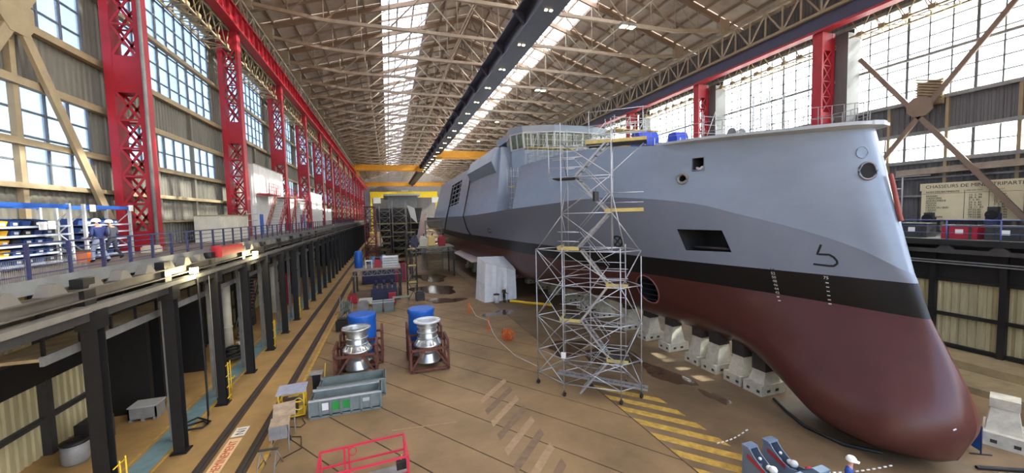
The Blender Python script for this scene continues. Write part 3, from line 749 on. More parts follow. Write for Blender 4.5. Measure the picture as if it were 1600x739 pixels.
# recessed wall in the gap between topside and superstructure
MB().add([(-6.3,36,10.4),(-6.6,41.6,10.2),(-6.0,41.6,14.6),(-5.9,36,14.6)], [(0,1,2,3)]).build('recess_wall', HGREY, ship)
MB().add([(-7.55,36.3,10.41),(7.55,36.3,10.41),(6.7,36.1,14.55),(-6.7,36.1,14.55)], [(3,2,1,0)]).build('topside_end', HGREY, ship)
MB().box(-5.95,5.95,36.0,42.5,14.42,14.6).build('bridge_deck', DECKG, ship)
# bridge house with a window band facing the bow
br = [(-5.4,44.0),(-6.0,41.0),(-5.2,39.2),(-2.2,38.0),(2.2,38.0),(5.2,39.2),(6.0,41.0),(5.4,48),(-5.4,48)]
def ring(poly, sc, z): cx, cy_ = 0, 43; return [(cx+(x-cx)*sc, cy_+(y-cy_)*sc, z) for x, y in poly]
def wall_ring(s0, z0, s1, z1, name, mat):
    n = len(br); MB().add(ring(br, s0, z0)+ring(br, s1, z1), [(i, (i+1) % n, n+(i+1) % n, n+i) for i in range(n)]).build(name, mat, ship)
wall_ring(1.0, 14.4, 1.0, 16.9, 'bridge_lower_wall', HGREY); wall_ring(1.03, 18.5, 1.06, 19.2, 'bridge_upper_wall', HGREY)
n = len(br); MB().add(ring(br, 1.06, 19.2), [tuple(range(n))]).build('bridge_roof', DECKG, ship); MB().add(ring(br, 1.0, 16.9), [tuple(range(n))]).build('bridge_floor', DECKG, ship)
BGL = M('bridge_glass', (96, 104, 84), .15, var=.5, scale=1.2)
A0, B0 = ring(br, 1.0, 16.9), ring(br, 1.03, 18.5)
for i in range(n-2):
    a, b, c, d = [Vector(p) for p in (A0[i], A0[(i+1) % n], B0[(i+1) % n], B0[i])]
    m_ = max(1, round((b-a).length/1.8))
    for j in range(m_):
        t0, t1 = (j+.06)/m_, (j+.94)/m_
        MB().add([a.lerp(b,t0).lerp(d.lerp(c,t0),.1), a.lerp(b,t1).lerp(d.lerp(c,t1),.1), a.lerp(b,t1).lerp(d.lerp(c,t1),.92), a.lerp(b,t0).lerp(d.lerp(c,t0),.92)], [(0,1,2,3)]).build('bridge_window', BGL, ship)
        for t in (j/m_, (j+.5)/m_, (j+1)/m_): 
            p_, q_ = a.lerp(b, t), d.lerp(c, t); MB().bar(p_, q_, .16 if t != (j+.5)/m_ else .07, .2, (b-a).normalized()).build('window_mullion', LGREY, ship)
    MB().bar(a, b, .14).build('window_rail', LGREY, ship); MB().bar(d, c, .14).build('window_rail', LGREY, ship)
# railing stanchions round the foredeck
mb = MB(); prev = {}
for s in (-1, 1):
    for i in range(10, ST, 4):
        y, h_, z = dkF[i]; p = Vector((s*(h_-.25), y, z)); mb.tube(p, p+Vector((0,0,1.0)), .02, 4)
        if s in prev:
            for f in (.5, 1.0): mb.tube(prev[s]+Vector((0,0,f)), p+Vector((0,0,f)), .014, 4)
        prev[s] = p
mb.build('deck_railing', GREY, ship)
# painted marks on the side
MK = M('mark_black', (26, 28, 32), .5, var=0); MKW = M('mark_white', (228, 228, 224), .5, var=0)
def ribbon(pxs, wd, name, mat, off=.012):
    pts = []
    for a, b in zip(pxs[:-1], pxs[1:]):
        k_ = max(1, int(math.hypot(b[0]-a[0], b[1]-a[1])/3))
        pts += [(a[0]+(b[0]-a[0])*i/k_, a[1]+(b[1]-a[1])*i/k_) for i in range(k_)]
    pts.append(pxs[-1]); Q = [hit(*p) for p in pts]; vs = []
    for i, (p, n_) in enumerate(Q):
        d = (Q[min(i+1, len(Q)-1)][0]-Q[max(i-1, 0)][0]).normalized(); a = n_.cross(d).normalized()*wd/2
        vs += [p+a+n_*off-Vector((SX,0,0)), p-a+n_*off-Vector((SX,0,0))]
    return MB().add(vs, [(2*i, 2*i+1, 2*i+3, 2*i+2) for i in range(len(Q)-1)]).build(name, mat, ship)
ribbon([(1283,382),(1277,397),(1296,398),(1303,402),(1308,408),(1308,412),(1303,415.5),(1296,415.5),(1271,412.5)], .09, 'bulb_mark', MK)
cx, cyy = 965, 377
ribbon([(cx+7*math.cos(t*math.pi/8)+1.5*math.sin(t*math.pi/8), cyy+8*math.sin(t*math.pi/8)) for t in range(17)], .13, 'thruster_mark', MK)
ribbon([(960,371),(970,383)], .1, 'thruster_mark', MK); ribbon([(970,370),(960,384)], .1, 'thruster_mark', MK)
ribbon([(762,357),(767,358.5),(768,363),(763,363),(762,357)], .12, 'small_mark', MK)
def hull_text(px, py, body, size, mat):
    p, n_ = hit(px, py); ex = Vector((0,0,1)).cross(n_).normalized(); ey = n_.cross(ex).normalized()
    text('draft_number', body, size, mat, ship, frame4(p+n_*.02-Vector((SX,0,0)), ex, ey), 'CENTER', .002)
for i, b in enumerate(['54', '52', '50', '48', '46', '44', '42']): hull_text(1207+i*1.4, 422.5+i*6.0, b, .2, MK if i == 0 else MKW)
for i in range(2): ribbon([(1214+i*2.0, 463.5+i*6), (1218+i*2.0, 464+i*6)], .045, 'draft_dash', MKW)
hull_text(1291, 436, '75', .2, MKW)
for i in range(6): ribbon([(1290+i*.9, 441.5+i*6.6), (1295+i*.9, 442.1+i*6.6)], .045, 'draft_dash', MKW)
ribbon([(1489,672),(1494,670)], .05, 'hull_tick', MKW)
# bilge keel strip and black hoses on the side
tag(MB().path([(12.2,56.5,16.9),(11.6,56.5,14),(10.9,56.4,11),(10.55,56.2,9.7),(11.0,56,7.9),(11.6,56,6.8)], .09, 6).build('hanging_hose', RUBBER), 'thick black hose hanging down the ship side beside the casing overhang', 'hose')
tag(MB().path([(11.6,72,14.4),(11.05,72,12),(10.45,72,9.6),(9.6,70,6.8),(8.4,67,5.5),(7.4,66,5.3)], .13, 6).build('hanging_hose', RUBBER), 'thick black hose drooping from the dark boat bay opening', 'hose')
MB().add([(-6.0,72,3.3),(-7.9,72,2.75),(-7.7,56,2.7),(-5.6,54.5,3.3)]+[(-6.0,72,3.45),(-7.9,72,2.9),(-7.7,56,2.85),(-5.6,54.5,3.45)], [(0,1,2,3),(4,5,6,7),(0,1,5,4),(1,2,6,5),(2,3,7,6)]).build('bilge_keel', M('primer_pink', (206,186,180), .6), ship)
# keel blocks
KB = M('block_black', (58, 50, 46), .8, var=.3)
def hull_z(x, y):
    q = HULL.ray_cast(Vector((SX-abs(x-SX)-1e-3, y, -.5)), Vector((0, 0, 1)))[0]; return q.z if q else None
def deckz(y): return float(pchip([p[0] for p in deck_tab], [p[2] for p in deck_tab], np.array([y]))[0])-.05
def keel_block(x, y, lab, grp, htop=None, rot=0, cap=KB):
    """htop None: the timber cap is cut to the hull above it"""
    t = thing('keel_block', lab, 'keel block', (x, y, 0), rot, grp)
    bb = MB().box(-.85,.85,-.55,.55,0,.55).build('base_block', CONC, t)
    xs = (-.4,-.2,0,.12,.25,.4); zz = None if htop else [[hull_z(x+q, y+s)+.012 for q in xs] for s in (-.4,.4)]
    h = htop or min(map(min, zz))-.3
    MB().add([(-.6,-.48,.55),(.6,-.48,.55),(.6,.48,.55),(-.6,.48,.55),(-.36,-.36,h),(.36,-.36,h),(.36,.36,h),(-.36,.36,h)], [(3,2,1,0),(4,5,6,7),(0,1,5,4),(1,2,6,5),(2,3,7,6),(3,0,4,7)]).build('pillar', CONC, t)
    if zz is None: MB().box(-.4,.4,-.4,.4,h,h+.38).build('timber_cap', cap, t)
    else:
        n = len(xs); vs = [(q, -.4, h) for q in xs]+[(q, .4, h) for q in xs]+[(q, -.4, zz[0][k_]) for k_, q in enumerate(xs)]+[(q, .4, zz[1][k_]) for k_, q in enumerate(xs)]
        fs = []
        for k_ in range(n-1): fs += [(n+k_, n+k_+1, k_+1, k_), (2*n+k_, 2*n+k_+1, 3*n+k_+1, 3*n+k_), (k_, k_+1, 2*n+k_+1, 2*n+k_), (n+k_+1, n+k_, 3*n+k_, 3*n+k_+1)]
        fs += [(0, 2*n, 3*n, n), (n-1, 2*n-1, 4*n-1, 3*n-1)]
        MB().add(vs, fs).build('timber_cap', cap, t)
    for sx in (-.45,.15): MB().box(sx,sx+.22,-.56,-.54,.16,.3).box(-.86,-.84,sx,sx+.18,.16,.3).build('lifting_slot', KB, bb)
    return t
L1 = 'pale concrete keel block with dark timber cap under the ship'
for y in (15.3, 16.6, 18.3, 19.7, 22.3, 24.8, 27.6, 31.6, 35.0, 38.5, 42.5, 46.5, 51, 56, 62, 68, 75, 82): keel_block(19.15, y, L1, 'keel blocks under the ship')
for y in (47.4, 50, 53, 56, 60, 65, 71): keel_block(14.4, y, 'slender concrete bilge block under the turn of the hull behind the tent', 'bilge blocks')
keel_block(24.0, 8.5, 'stepped concrete dock block standing clear of the bow beside the blue barrier', None, 1.5, R(20), CONC)
# ------------------------------------------------------------------ gallery over the posts
gal = thing('gallery', 'raised side gallery with dark deck carried on a row of black posts', 'gallery')
GY0, GY1 = 2.0, 200.0
MB().box(-14.6, -9.3, GY0, GY1, 8.22, 8.4).build('deck', DECKM, gal)
MB().box(-9.36, -9.28, GY0, GY1, 8.1, 8.5).build('kick_plate', M('kick_plate_grey', (120,122,120), .5, var=.15), gal)
def ibeam(x, y0, y1, z0, z1, wd, name, mat, parent):
    MB().box(x-wd/2, x+wd/2, y0, y1, z1-.05, z1).box(x-.02, x+.02, y0, y1, z0, z1).box(x-wd/2, x+wd/2, y0, y1, z0, z0+.05).build(name, mat, parent)
ibeam(-9.1, GY0, GY1, 7.62, 8.0, .34, 'edge_beam', M('beam_brown_grey', (88,82,74), .6, var=.2), gal)
MB().box(-9.1, -8.75, GY0, GY1, 7.28, 7.46).build('runway_beam', M('runway_grey', (118,114,104), .6, var=.2), gal)
MB().box(-9.02, -8.84, GY0, GY1, 7.0, 7.28).build('runway_web', DGREY, gal)
stub = MB().add([(-.18,-.35,0),(.18,-.35,0),(.18,.35,0),(-.18,.35,0),(-.15,-.14,.34),(.15,-.14,.34),(.15,.14,.34),(-.15,.14,.34)], [(3,2,1,0),(4,5,6,7),(0,1,5,4),(1,2,6,5),(2,3,7,6),(3,0,4,7)]).mesh('beam_bracket', M('bracket_grey', (112,108,100), .6))
y = 11.2
while y < 70:
    if not 24.5 < y < 28.7: link('beam_bracket', stub, gal, (-9.12, y, 7.98))
    y += 1.48
post = MB().box(-.2,.2,-.2,-.16,0,7.05).box(-.2,.2,.16,.2,0,7.05).box(-.02,.02,-.16,.16,0,7.05).box(-.19,-.12,-.16,.16,0,7.05).box(-.3,.3,-.3,.3,0,.06).box(-.26,.26,-.3,.3,6.7,7.3).mesh('post', BLACK)
post2 = MB().box(-.1,.1,-.14,.14,0,6.4).prism([(-.14,6.4),(.14,6.4),(-.35,7.3),(-.6,7.3)], 'x', -.1, .1).mesh('rear_post', GREY)
k = -2; PY = []
while 15.35+4.47*k < GY1: PY.append(15.35+4.47*k); k += 1
for y in PY:
    link('post', post, gal, (-8.97, y, 0)); link('rear_post', post2, gal, (-9.75, y+1.25, 0))
for i, y in enumerate(PY[:12]): MB().box(-9.3, -8.95, y-.25, y+.25, 7.46, 8.3).build('post_head', BLACK, gal)
# lower service walkway under the gallery
lw = thing('service_walkway', 'narrow planked service walkway slung under the gallery behind the posts', 'walkway')
MB().box(-11.6, -10.2, 15.2, GY1, 5.85, 5.95).build('walkway_deck', M('walkway_planks', (168,148,112), .8, var=.25, scale=2), lw); MB().box(-10.2, -10.1, 15.2, GY1, 5.7, 6.0).build('walkway_fascia', GREY, lw)
rp = MB().box(-.04,.04,-.04,.04,0,1.15).mesh('rail_post', BLACK); y = 15.3
while y < 150: link('rail_post', rp, lw, (-10.15, y, 5.9)); y += 1.5
for z in (6.5, 7.0): MB().box(-10.18, -10.12, 15.2, GY1, z-.03, z+.03).build('hand_rail', BLACK, lw)
for i, (x, z) in enumerate(((-10.7,6.75),(-10.75,6.6),(-10.8,6.45))):
    tag(MB().tube((x, GY0, z), (x, GY1, z), .045, 6).build('service_pipe', WHITE), 'slim pale service pipe running under the gallery above the planked walkway', 'pipe', 'pipes under the gallery')
# railing of the gallery
rl = thing('gallery_railing', 'navy blue guard railing along the edge of the gallery', 'railing')
rpm = MB().box(-.04,.04,-.04,.04,-.35,1.08).mesh('rail_post', NAVY); y = 5.2
while y < 120: link('rail_post', rpm, rl, (-9.42, y, 8.4)); y += 1.465
for z in (8.62, 8.84, 9.06, 9.28): MB().tube((-9.42, GY0, z), (-9.42, 160, z), .016, 6).build('mid_rail', NAVY, rl)
MB().tube((-9.42, GY0, 9.48), (-9.42, 160, 9.48), .026, 8).build('top_rail', NAVY, rl)
mb = MB()
for i in range(120): mb.bar((-9.42, 9.0+i*.06, 8.45), (-9.42, 9.0+i*.06, 9.05), .008)
mb.build('wire_mesh', GREY, rl)
# two bright work lamps under the edge beam, one red box
for x, y in ((-8.85, 21.8), (-8.85, 30.6)):
    t = thing('work_lamp', 'lit work lamp clamped to the runway beam on the black posts', 'lamp', (x, y, 7.5), 0, 'work lamps on the posts')
    MB().box(-.12,.12,-.15,.15,0,.32).build('housing', DGREY, t); MB().box(-.1,.14,-.17,-.15,.03,.3).box(.12,.14,-.13,.13,.03,.29).build('lamp_face', LAMPW, t); MB().bar((0,0,-.35),(0,0,0),.05).build('bracket', DGREY, t)
    l = bpy.data.lights.new('lamp_light', 'POINT'); l.energy = 120; l.color = (1,.85,.5); l.shadow_soft_size = .15; o = bpy.data.objects.new('lamp_light', l); COL.objects.link(o); o.location = (x+.35, y-.3, 7.6)
rb = thing('end_stop', 'bright red buffer box on the edge beam of the gallery', 'buffer', (-9.0, 24.95, 8.0)); MB().box(-.2,.2,0,3.3,0,.5).build('box_body', M('signal_red', (206,44,40), .5), rb); MB().box(-.24,.24,-.06,0,-.05,.6).build('end_plate', RED, rb)
# ------------------------------------------------------------------ parts racks
BIN = M('bin_blue', (44,72,130), .45, var=.1); BINY = M('bin_yellow', (228,172,34), .45); RBLUE = M('rack_blue', (40,92,176), .5); BDK = M('bin_dark', (34,38,48), .5)
binm = MB().add([(0,-.15,0),(.55,-.15,0),(.55,.15,0),(0,.15,0),(-.05,-.18,.2),(.55,-.18,.3),(.55,.18,.3),(-.05,.18,.2)], [(3,2,1,0),(0,1,5,4),(1,2,6,5),(2,3,7,6),(3,0,4,7)])
bins = {m_.name: binm.mesh('bin_shell', m_) for m_ in (BIN, BINY, BDK)}
lblm = MB().box(-.052,-.04,-.08,.08,.06,.15).mesh('bin_label', WHITE)
def rack(y0, y1, lab, yellow):
    t = thing('parts_rack', lab, 'rack', (-12.2, y0, 8.4)); L = y1-y0
    for y in (0, L):
        for x in (0, -.9): MB().box(x-.05,x+.05,y-.05,y+.05,0,2.42).build('upright', LGREY, t)
        MB().bar((0,y,.3),(-.9,y,1.2),.04).bar((0,y,2.1),(-.9,y,1.2),.04).build('frame_brace', LGREY, t)
    MB().box(-.06,.04,0,L,2.22,2.38).build('top_beam', RBLUE, t); MB().box(-.94,-.86,0,L,2.22,2.38).build('top_beam', RBLUE, t)
    zs = (.18,.52,.86,1.2,1.52); n = int(L/.46)
    for j, z in enumerate(zs):
        MB().box(.0,.05,0,L,z-.035,z+.035).build('shelf_beam', M('shelf_beam_grey', (150,158,172), .5), t); MB().box(-.9,.02,.03,L-.03,z-.01,z+.01).build('shelf', GREY, t)
        for i in range(n):
            col = BINY if (yellow and i < 2 and j in (1,2,3,4)) else (BDK if (i*7+j*3) % 5 == 0 else BIN)
            b = thing('storage_bin', 'yellow open-front storage bin on the parts rack shelf' if col is BINY else ('dark open-front storage bin on a parts rack shelf' if col is BDK else 'blue open-front storage bin on a parts rack shelf'), 'bin', (-12.2-.3, y0+.25+i*(L-.4)/n, 8.41+z), R(180)+R(random.uniform(-2,2)), 'bins on the parts racks ('+col.name.split('_')[1]+')')
            bs = link('bin_shell', bins[col.name], b)
            if (i+j) % 3 != 1: link('bin_label', lblm, bs)
    return t
rack(13.2, 16.6, 'blue-beamed parts rack filled with blue bins at the gallery end', False)
rack(17.0, 20.2, 'blue-beamed parts rack with yellow bins at one end and blue bins', True)
rack(21.0, 24.0, 'blue-beamed parts rack with paper notices beside the first red column', False)
for y, z in ((18.6, 9.8), (19.0, 9.82), (21.2, 10.5), (23.8, 10.55)):
    tag(MB().box(-12.12,-12.1,y,y+.34,z,z+.3).build('paper_notice', WHITE), 'white paper notice taped to the parts rack', 'notice', 'notices on the racks')
t = thing('orange_tote', 'orange tote box on the gallery floor between two parts racks', 'box', (-12.4, 20.45, 8.4)); MB().box(0,.5,0,.4,0,.45).build('tote_body', ORANGE, t); MB().box(-.03,.53,-.03,.43,.45,.5).build('tote_lid', DGREY, t)
tag(MB().box(-12.3,-11.6,-.25,.25,0,.28).box(-12.25,-11.65,-.2,.2,.28,.36).build('cream_crate', M('cream', (206,196,168), .7), None, loc=(0, 25.1, 8.4)), 'small cream crate on the gallery deck beside the red column', 'crate')
# pale metal cabinet, white cabins, stairs
def cabinet(x0, x1, y0, y1, z0, z1, name, lab, mat, top, n=6):
    t = thing(name, lab, name.split('_')[-1], (x0, y0, z0)); bd = MB().box(0,x1-x0,0,y1-y0,0,z1-z0-.08).build('body', mat, t); MB().box(-.05,x1-x0+.05,-.05,y1-y0+.05,z1-z0-.08,z1-z0).build('roof_sheet', top, t)
    for i in range(n): yy = (y1-y0)*(i+.5)/n; MB().box(x1-x0,x1-x0+.025,yy-.04,yy+.04,.05,z1-z0-.1).build('panel_rib', mat, bd)
    for i in range(3): xx = (x1-x0)*(i+.5)/3; MB().box(xx-.04,xx+.04,-.025,0,.05,z1-z0-.1).build('panel_rib', mat, bd)
    return t
CREAM = M('cabinet_cream', (206,202,184), .6, var=.08)
cabinet(-13.4, -11.8, 33.6, 39.6, 8.4, 10.4, 'ribbed_cabinet', 'cream ribbed steel cabinet on the gallery beyond the first red column', CREAM, M('cabinet_green', (150,150,110), .6))
cabinet(-14.15, -12.6, 44.8, 56.0, 8.4, 15.6, 'tall_cabin', 'tall white cabin block behind the first red stair', WHITE, LGREY, 4)
cabinet(-14.15, -12.9, 59.0, 71.0, 8.4, 13.0, 'low_cabin', 'white cabin with blue doors behind the second red stair', WHITE, LGREY, 4)
cabinet(-14.15, -12.6, 74.0, 86.0, 8.4, 14.5, 'end_cabin', 'white cabin beyond the two red stairs', WHITE, LGREY, 4)
cabinet(-14.15, -12.9, 89.0, 101.5, 8.4, 12.0, 'long_cabin', 'long white cabin far along the gallery', WHITE, LGREY, 6)
for x, y in ((-12.58, 46.2), (-12.88, 67.0), (-12.88, 69.4)):
    t = thing('blue_door', 'blue flush door in the white cabin wall on the gallery', 'door', (x, y, 8.4), 0, 'blue cabin doors'); dl = MB().box(0,.06,-.5,.5,0,2.1).build('door_leaf', BLUEC, t); MB().box(.06,.1,.35,.4,1.0,1.1).build('handle', GREY, dl)
for z0 in (9.3, 9.9, 10.5):  pass
tr = thing('pipe_rack', 'grey tube handrail frame against the first red column bay', 'rail', (0,0,8.4))
for y in (40.0, 41.3): MB().tube((-12.0, y, 0), (-12.0, y, 2.4), .04, 6).build('upright', LGREY, tr)
for z in (.9, 1.5, 2.1): MB().tube((-12.0, 39.8, z), (-12.0, 43.0, z), .035, 6).build('cross_rail', LGREY, tr)
def red_stair(y0, lab):
    t = thing('red_stair', lab, 'stair', (-11.9, y0, 8.4)); n = 14; rise, run = 4.2, 5.0
    for i in range(n): MB().box(-.55,.55, i*run/n, i*run/n+.3, (i+1)*rise/n-.04, (i+1)*rise/n).build('tread', LGREY, t)
    for s in (-.6,.6): MB().bar((s,0,0),(s,run,rise),.06,.28).build('stringer', RED if s > 0 else TAN, t)
    for s in (.6,-.6):
        for d in (.55, 1.0): MB().tube((s,0,d),(s,run,rise+d),.03,6).build('hand_rail', RED, t)
        for i in range(6): MB().tube((s,i*run/5,i*rise/5),(s,i*run/5,i*rise/5+1.0),.025,6).build('rail_post', RED, t)
    MB().box(-.62,.7,run,run+3.4,rise-.1,rise).build('landing', RED, t)
    for d in (.3,.65,1.0): MB().tube((.7,run,rise+d),(.7,run+3.4,rise+d),.025,6).build('landing_rail', RED, t)
    for i in range(5): MB().tube((.7,run+i*.85,rise),(.7,run+i*.85,rise+1.0),.025,6).build('landing_rail_post', RED, t)
    for i in (0,1): MB().bar((.6,run+.2+i*3,0),(.6,run+.2+i*3,rise-.1),.12).build('support_leg', RED, t)
    return t
red_stair(47.5, 'red steel stair rising from the gallery to the tall white cabin')
red_stair(58.5, 'red steel stair rising from the gallery to the low white cabin with blue doors')
bal = thing('red_balcony', 'red railed balcony on the tall white cabin wall', 'balcony', (-12.5, 44.9, 12.6)); MB().box(0,1.2,0,4.2,-.12,0).build('floor_plate', RED, bal)
for z in (.35,.7,1.05): MB().tube((1.15,0,z),(1.15,4.2,z),.03,6).build('rail', RED, bal)
for i in range(6): MB().tube((1.15,i*.84,0),(1.15,i*.84,1.05),.03,6).build('rail_post', RED, bal)
# ------------------------------------------------------------------ people
def person(name, lab, loc, rz_, pose, shirt, legs, helmet=True, sc=1.0):
    t = thing(name, lab, 'person', loc, rz_)
    me = bpy.data.meshes.new('body'); J = pose
    E = [('hip','waist'),('waist','chest'),('chest','neck'),('neck','head'),('chest','sl'),('sl','el'),('el','wl'),('wl','hl'),('chest','sr'),('sr','er'),('er','wr'),('wr','hr'),('hip','pl'),('pl','kl'),('kl','al'),('al','tl'),('hip','pr'),('pr','kr'),('kr','ar'),('ar','tr')]
    rad = dict(hip=.15,waist=.14,chest=.17,neck=.06,head=.1,sl=.075,el=.055,wl=.042,hl=.04,sr=.075,er=.055,wr=.042,hr=.04,pl=.1,kl=.075,al=.055,tl=.045,pr=.1,kr=.075,ar=.055,tr=.045)
    names = list(J); me.from_pydata([Vector(J[n_])*sc for n_ in names], [(names.index(a), names.index(b)) for a, b in E], [])
    o = bpy.data.objects.new('body', me); COL.objects.link(o)
    md = o.modifiers.new('s', 'SKIN'); ss = o.modifiers.new('u', 'SUBSURF'); ss.levels = 2; ss.render_levels = 2
    sv = me.skin_vertices[0].data
    for i, n_ in enumerate(names): sv[i].radius = (rad[n_]*sc, rad[n_]*sc*(.75 if n_ in ('chest','waist','hip') else 1)); sv[i].use_root = (n_ == 'hip')
    dg = bpy.context.evaluated_depsgraph_get(); ev = bpy.data.meshes.new_from_object(o.evaluated_get(dg)); bpy.data.objects.remove(o)
    ev.materials.clear()
    for mt in (shirt, legs, SKIN, RUBBER): ev.materials.append(mt)
    P = {n_: Vector(J[n_])*sc for n_ in names}
    for f in ev.polygons:
        c = f.center; nn = min(P, key=lambda n_: (P[n_]-c).length)
        f.material_index = 2 if nn in ('head','neck','hl','hr','wl','wr') else (3 if nn in ('tl','tr','al','ar') and c.z < .16*sc else (1 if nn in ('pl','pr','kl','kr','al','ar') else 0)); f.use_smooth = True
    body = link('body', ev, t)
    h = P['head']
    if helmet:
        MB().lathe([(.155*sc,0),(.15*sc,.02),(.14*sc,.07),(.1*sc,.125),(.04*sc,.15),(0.001,.152)], (h.x,h.y,h.z+.03*sc), 16).build('helmet', HELM, t); pass
        MB().prism([(-.09,.1),(.09,.1),(.07,.21),(-.07,.21)], 'z', h.z+.03*sc, h.z+.045*sc).build('helmet_peak', HELM, [q for q in t.children if q.name.startswith('helmet')][0], loc=(h.x, h.y, 0))
    else: MB().lathe([(.105*sc,0),(.115*sc,.05),(.09*sc,.1),(.001,.13)], (h.x,h.y-.01,h.z+.02*sc), 12).build('hair', RUBBER, t)
    MB().lathe([(.02,-.02),(.024,0),(.012,.03)], (h.x, h.y+.1*sc, h.z-.01), 8).build('nose', SKIN, body)
    for s in (-.037,.037): MB().lathe([(.001,-.012),(.013,0),(.001,.012)], (h.x+s, h.y+.092*sc, h.z+.015), 8).build('eye', RUBBER, body)
    for s, q in (('l', P['hl']), ('r', P['hr'])):
        d = (P['h'+s]-P['w'+s]).normalized()
        for i in range(4):
            off = Vector((0, .03-.02*i, 0)); b_ = q+off+d*.02; mid = b_+d*(.045-.004*abs(i-1)); MB().tube(b_, mid, .009, 6, .008).tube(mid, mid+d*.03+Vector((0,.01,-.008)), .008, 6, .006).build('finger', SKIN, body)
        b_ = q+Vector((0,.035,0)); MB().tube(b_, b_+d*.02+Vector((0,.035,0)), .01, 6, .008).build('thumb', SKIN, body)
    return t
STAND = dict(hip=(0,0,.95),waist=(0,0,1.1),chest=(0,.01,1.33),neck=(0,.02,1.5),head=(0,.05,1.64),sl=(-.2,0,1.42),el=(-.26,.0,1.14),wl=(-.25,.14,.93),hl=(-.24,.19,.87),sr=(.2,0,1.42),er=(.26,.0,1.14),wr=(.25,.14,.93),hr=(.24,.19,.87),
             pl=(-.1,0,.9),kl=(-.11,.02,.5),al=(-.11,-.01,.1),tl=(-.12,.16,.05),pr=(.1,0,.9),kr=(.11,.02,.5),ar=(.11,-.01,.1),tr=(.12,.16,.05))
def posed(**k): d = dict(STAND); d.update(k); return d
walk = posed(kl=(-.1,.2,.52),al=(-.1,.22,.1),tl=(-.1,.38,.07),kr=(.1,-.02,.5),ar=(.1,-.3,.14),tr=(.1,-.16,.06),el=(-.27,-.08,1.15),wl=(-.26,.12,1.02),hl=(-.25,.18,1.0),er=(.26,-.02,1.15),wr=(.2,.22,1.08),hr=(.17,.28,1.07),head=(0,.09,1.62),neck=(0,.04,1.49))
GTROU = M('trouser_grey', (150,160,178), .8, var=.1); DARKW = M('work_dark', (52,54,66), .8, var=.1)
person('person', 'worker in navy jacket, grey trousers and white helmet walking past the parts racks', (-11.0, 19.6, 8.4), R(60), walk, NAVYW, GTROU)
person('person', 'worker in dark clothes and white helmet behind the navy jacket by the racks', (-11.5, 21.3, 8.4), R(80), walk, DARKW, DARKW, True, .97)
person('person', 'worker in blue jacket and white helmet standing beside the grey cradles', (14.05, 8.2, 0), R(200), posed(wl=(-.1,.3,1.1),hl=(-.05,.35,1.12),wr=(.1,.3,1.1),hr=(.05,.35,1.12)), M('work_blue', (34,66,138), .8, var=.08), NAVYW)
person('person', 'worker in black clothes bending at the foot of the white tent', (12.0, 40.8, 0), R(-60), posed(chest=(0,.14,1.3),neck=(0,.22,1.45),head=(0,.3,1.56),wl=(-.2,.4,.98),hl=(-.19,.47,.95),wr=(.2,.4,.98),hr=(.19,.47,.95)), M('work_black', (30,30,36), .8), M('work_black', (30,30,36), .8))
person('person', 'worker in orange vest standing by the blue doors on the far gallery', (-11.6, 66.0, 8.4), R(150), STAND, ORANGE, NAVYW)
# ------------------------------------------------------------------ below the gallery
t = thing('pallet_box', 'grey plastic pallet box standing against the dark partition', 'crate', (-12.75, 23.6, 0)); MB().box(0,1.15,0,.9,.12,.14).build('bottom', GREY, t)
for a in ((0,.06,0,.9),(1.09,1.15,0,.9),(0,1.15,0,.06),(0,1.15,.84,.9)): MB().box(a[0],a[1],a[2],a[3],.12,.75).build('side_panel', GREY, t)
for x in (0,.5,1.0): MB().box(x,x+.15,0,.9,0,.12).build('skid', GREY, t)
MB().box(-.02,1.17,-.02,.92,.7,.76).build('rim', LGREY, t)
tag(MB().box(-14.3,-12.3,24.7,24.85,0,5.7).box(-14.3,-14.1,24.85,28.4,0,5.7).box(-12.42,-12.3,24.85,25.0,0,5.7).build('dark_partition', BLACK), 'black sheet partition under the gallery behind the pallet box', 'partition')
tag(MB().box(-14.3,-12.0,30.2,30.35,0,5.6).box(-14.3,-14.1,30.35,36,0,5.6).build('dark_partition', BLACK), 'black sheet partition under the gallery behind the coiled hose', 'partition')
t = thing('waste_drum', 'grey plastic drum with black lid under the gallery', 'drum', (-12.9, 20.5, 0)); MB().lathe([(.36,0),(.42,.1),(.44,.5),(.42,.85)], (0,0,0), 18).build('drum_body', GREY, t); MB().lathe([(.46,.85),(.46,.92),(.2,1.0)], (0,0,0), 18).build('lid', BLACK, t)
t = thing('tool_trolley', 'dark tool trolley parked beside the grey drum under the gallery', 'trolley', (-13.0, 21.7, 0)); MB().box(-.4,.5,-.4,.5,.15,1.2).build('cabinet', BLACK, t)
for i in range(4): MB().box(.5,.52,-.38,.48,.2+i*.25,.4+i*.25).build('drawer', DGREY, t)
for x in (-.3,.4):
    for y in (-.3,.4): MB().lathe([(.075,-.03),(.075,.03)], (0,0,0), 10).build('wheel', RUBBER, t, loc=(x,y,.075), rot=(0,R(90),0))
tag(MB().path([(-10.9+.7*math.cos(i*.5)*(1-.01*i), 31.6+.8*math.sin(i*.5), .12+.035*i/2) for i in range(48)], .09, 6).build('coiled_hose', RUBBER), 'black hose coiled on the floor beneath the gallery', 'hose')
tag(MB().path([(-8.73,21.8,7.35),(-8.7,21.8,5),(-8.66,21.75,2),(-8.68,21.75,.6),(-8.78,21.85,.12),(-9.15,22.4,.06),(-9.8,22.1,.06),(-9.55,21.65,.07),(-8.9,21.6,.1),(-8.75,22.1,.12),(-9.5,22.7,.14),(-10.0,22.1,.14)], .045, 6).build('hanging_cable', RUBBER), 'black cable hanging from the runway beam down to a loop on the floor', 'cable')
tag(MB().tube((-8.8,23.2,7.2),(-8.8,23.2,.8),.015,5).build('chain_fall', GREY), 'thin chain hanging between the black posts', 'chain')
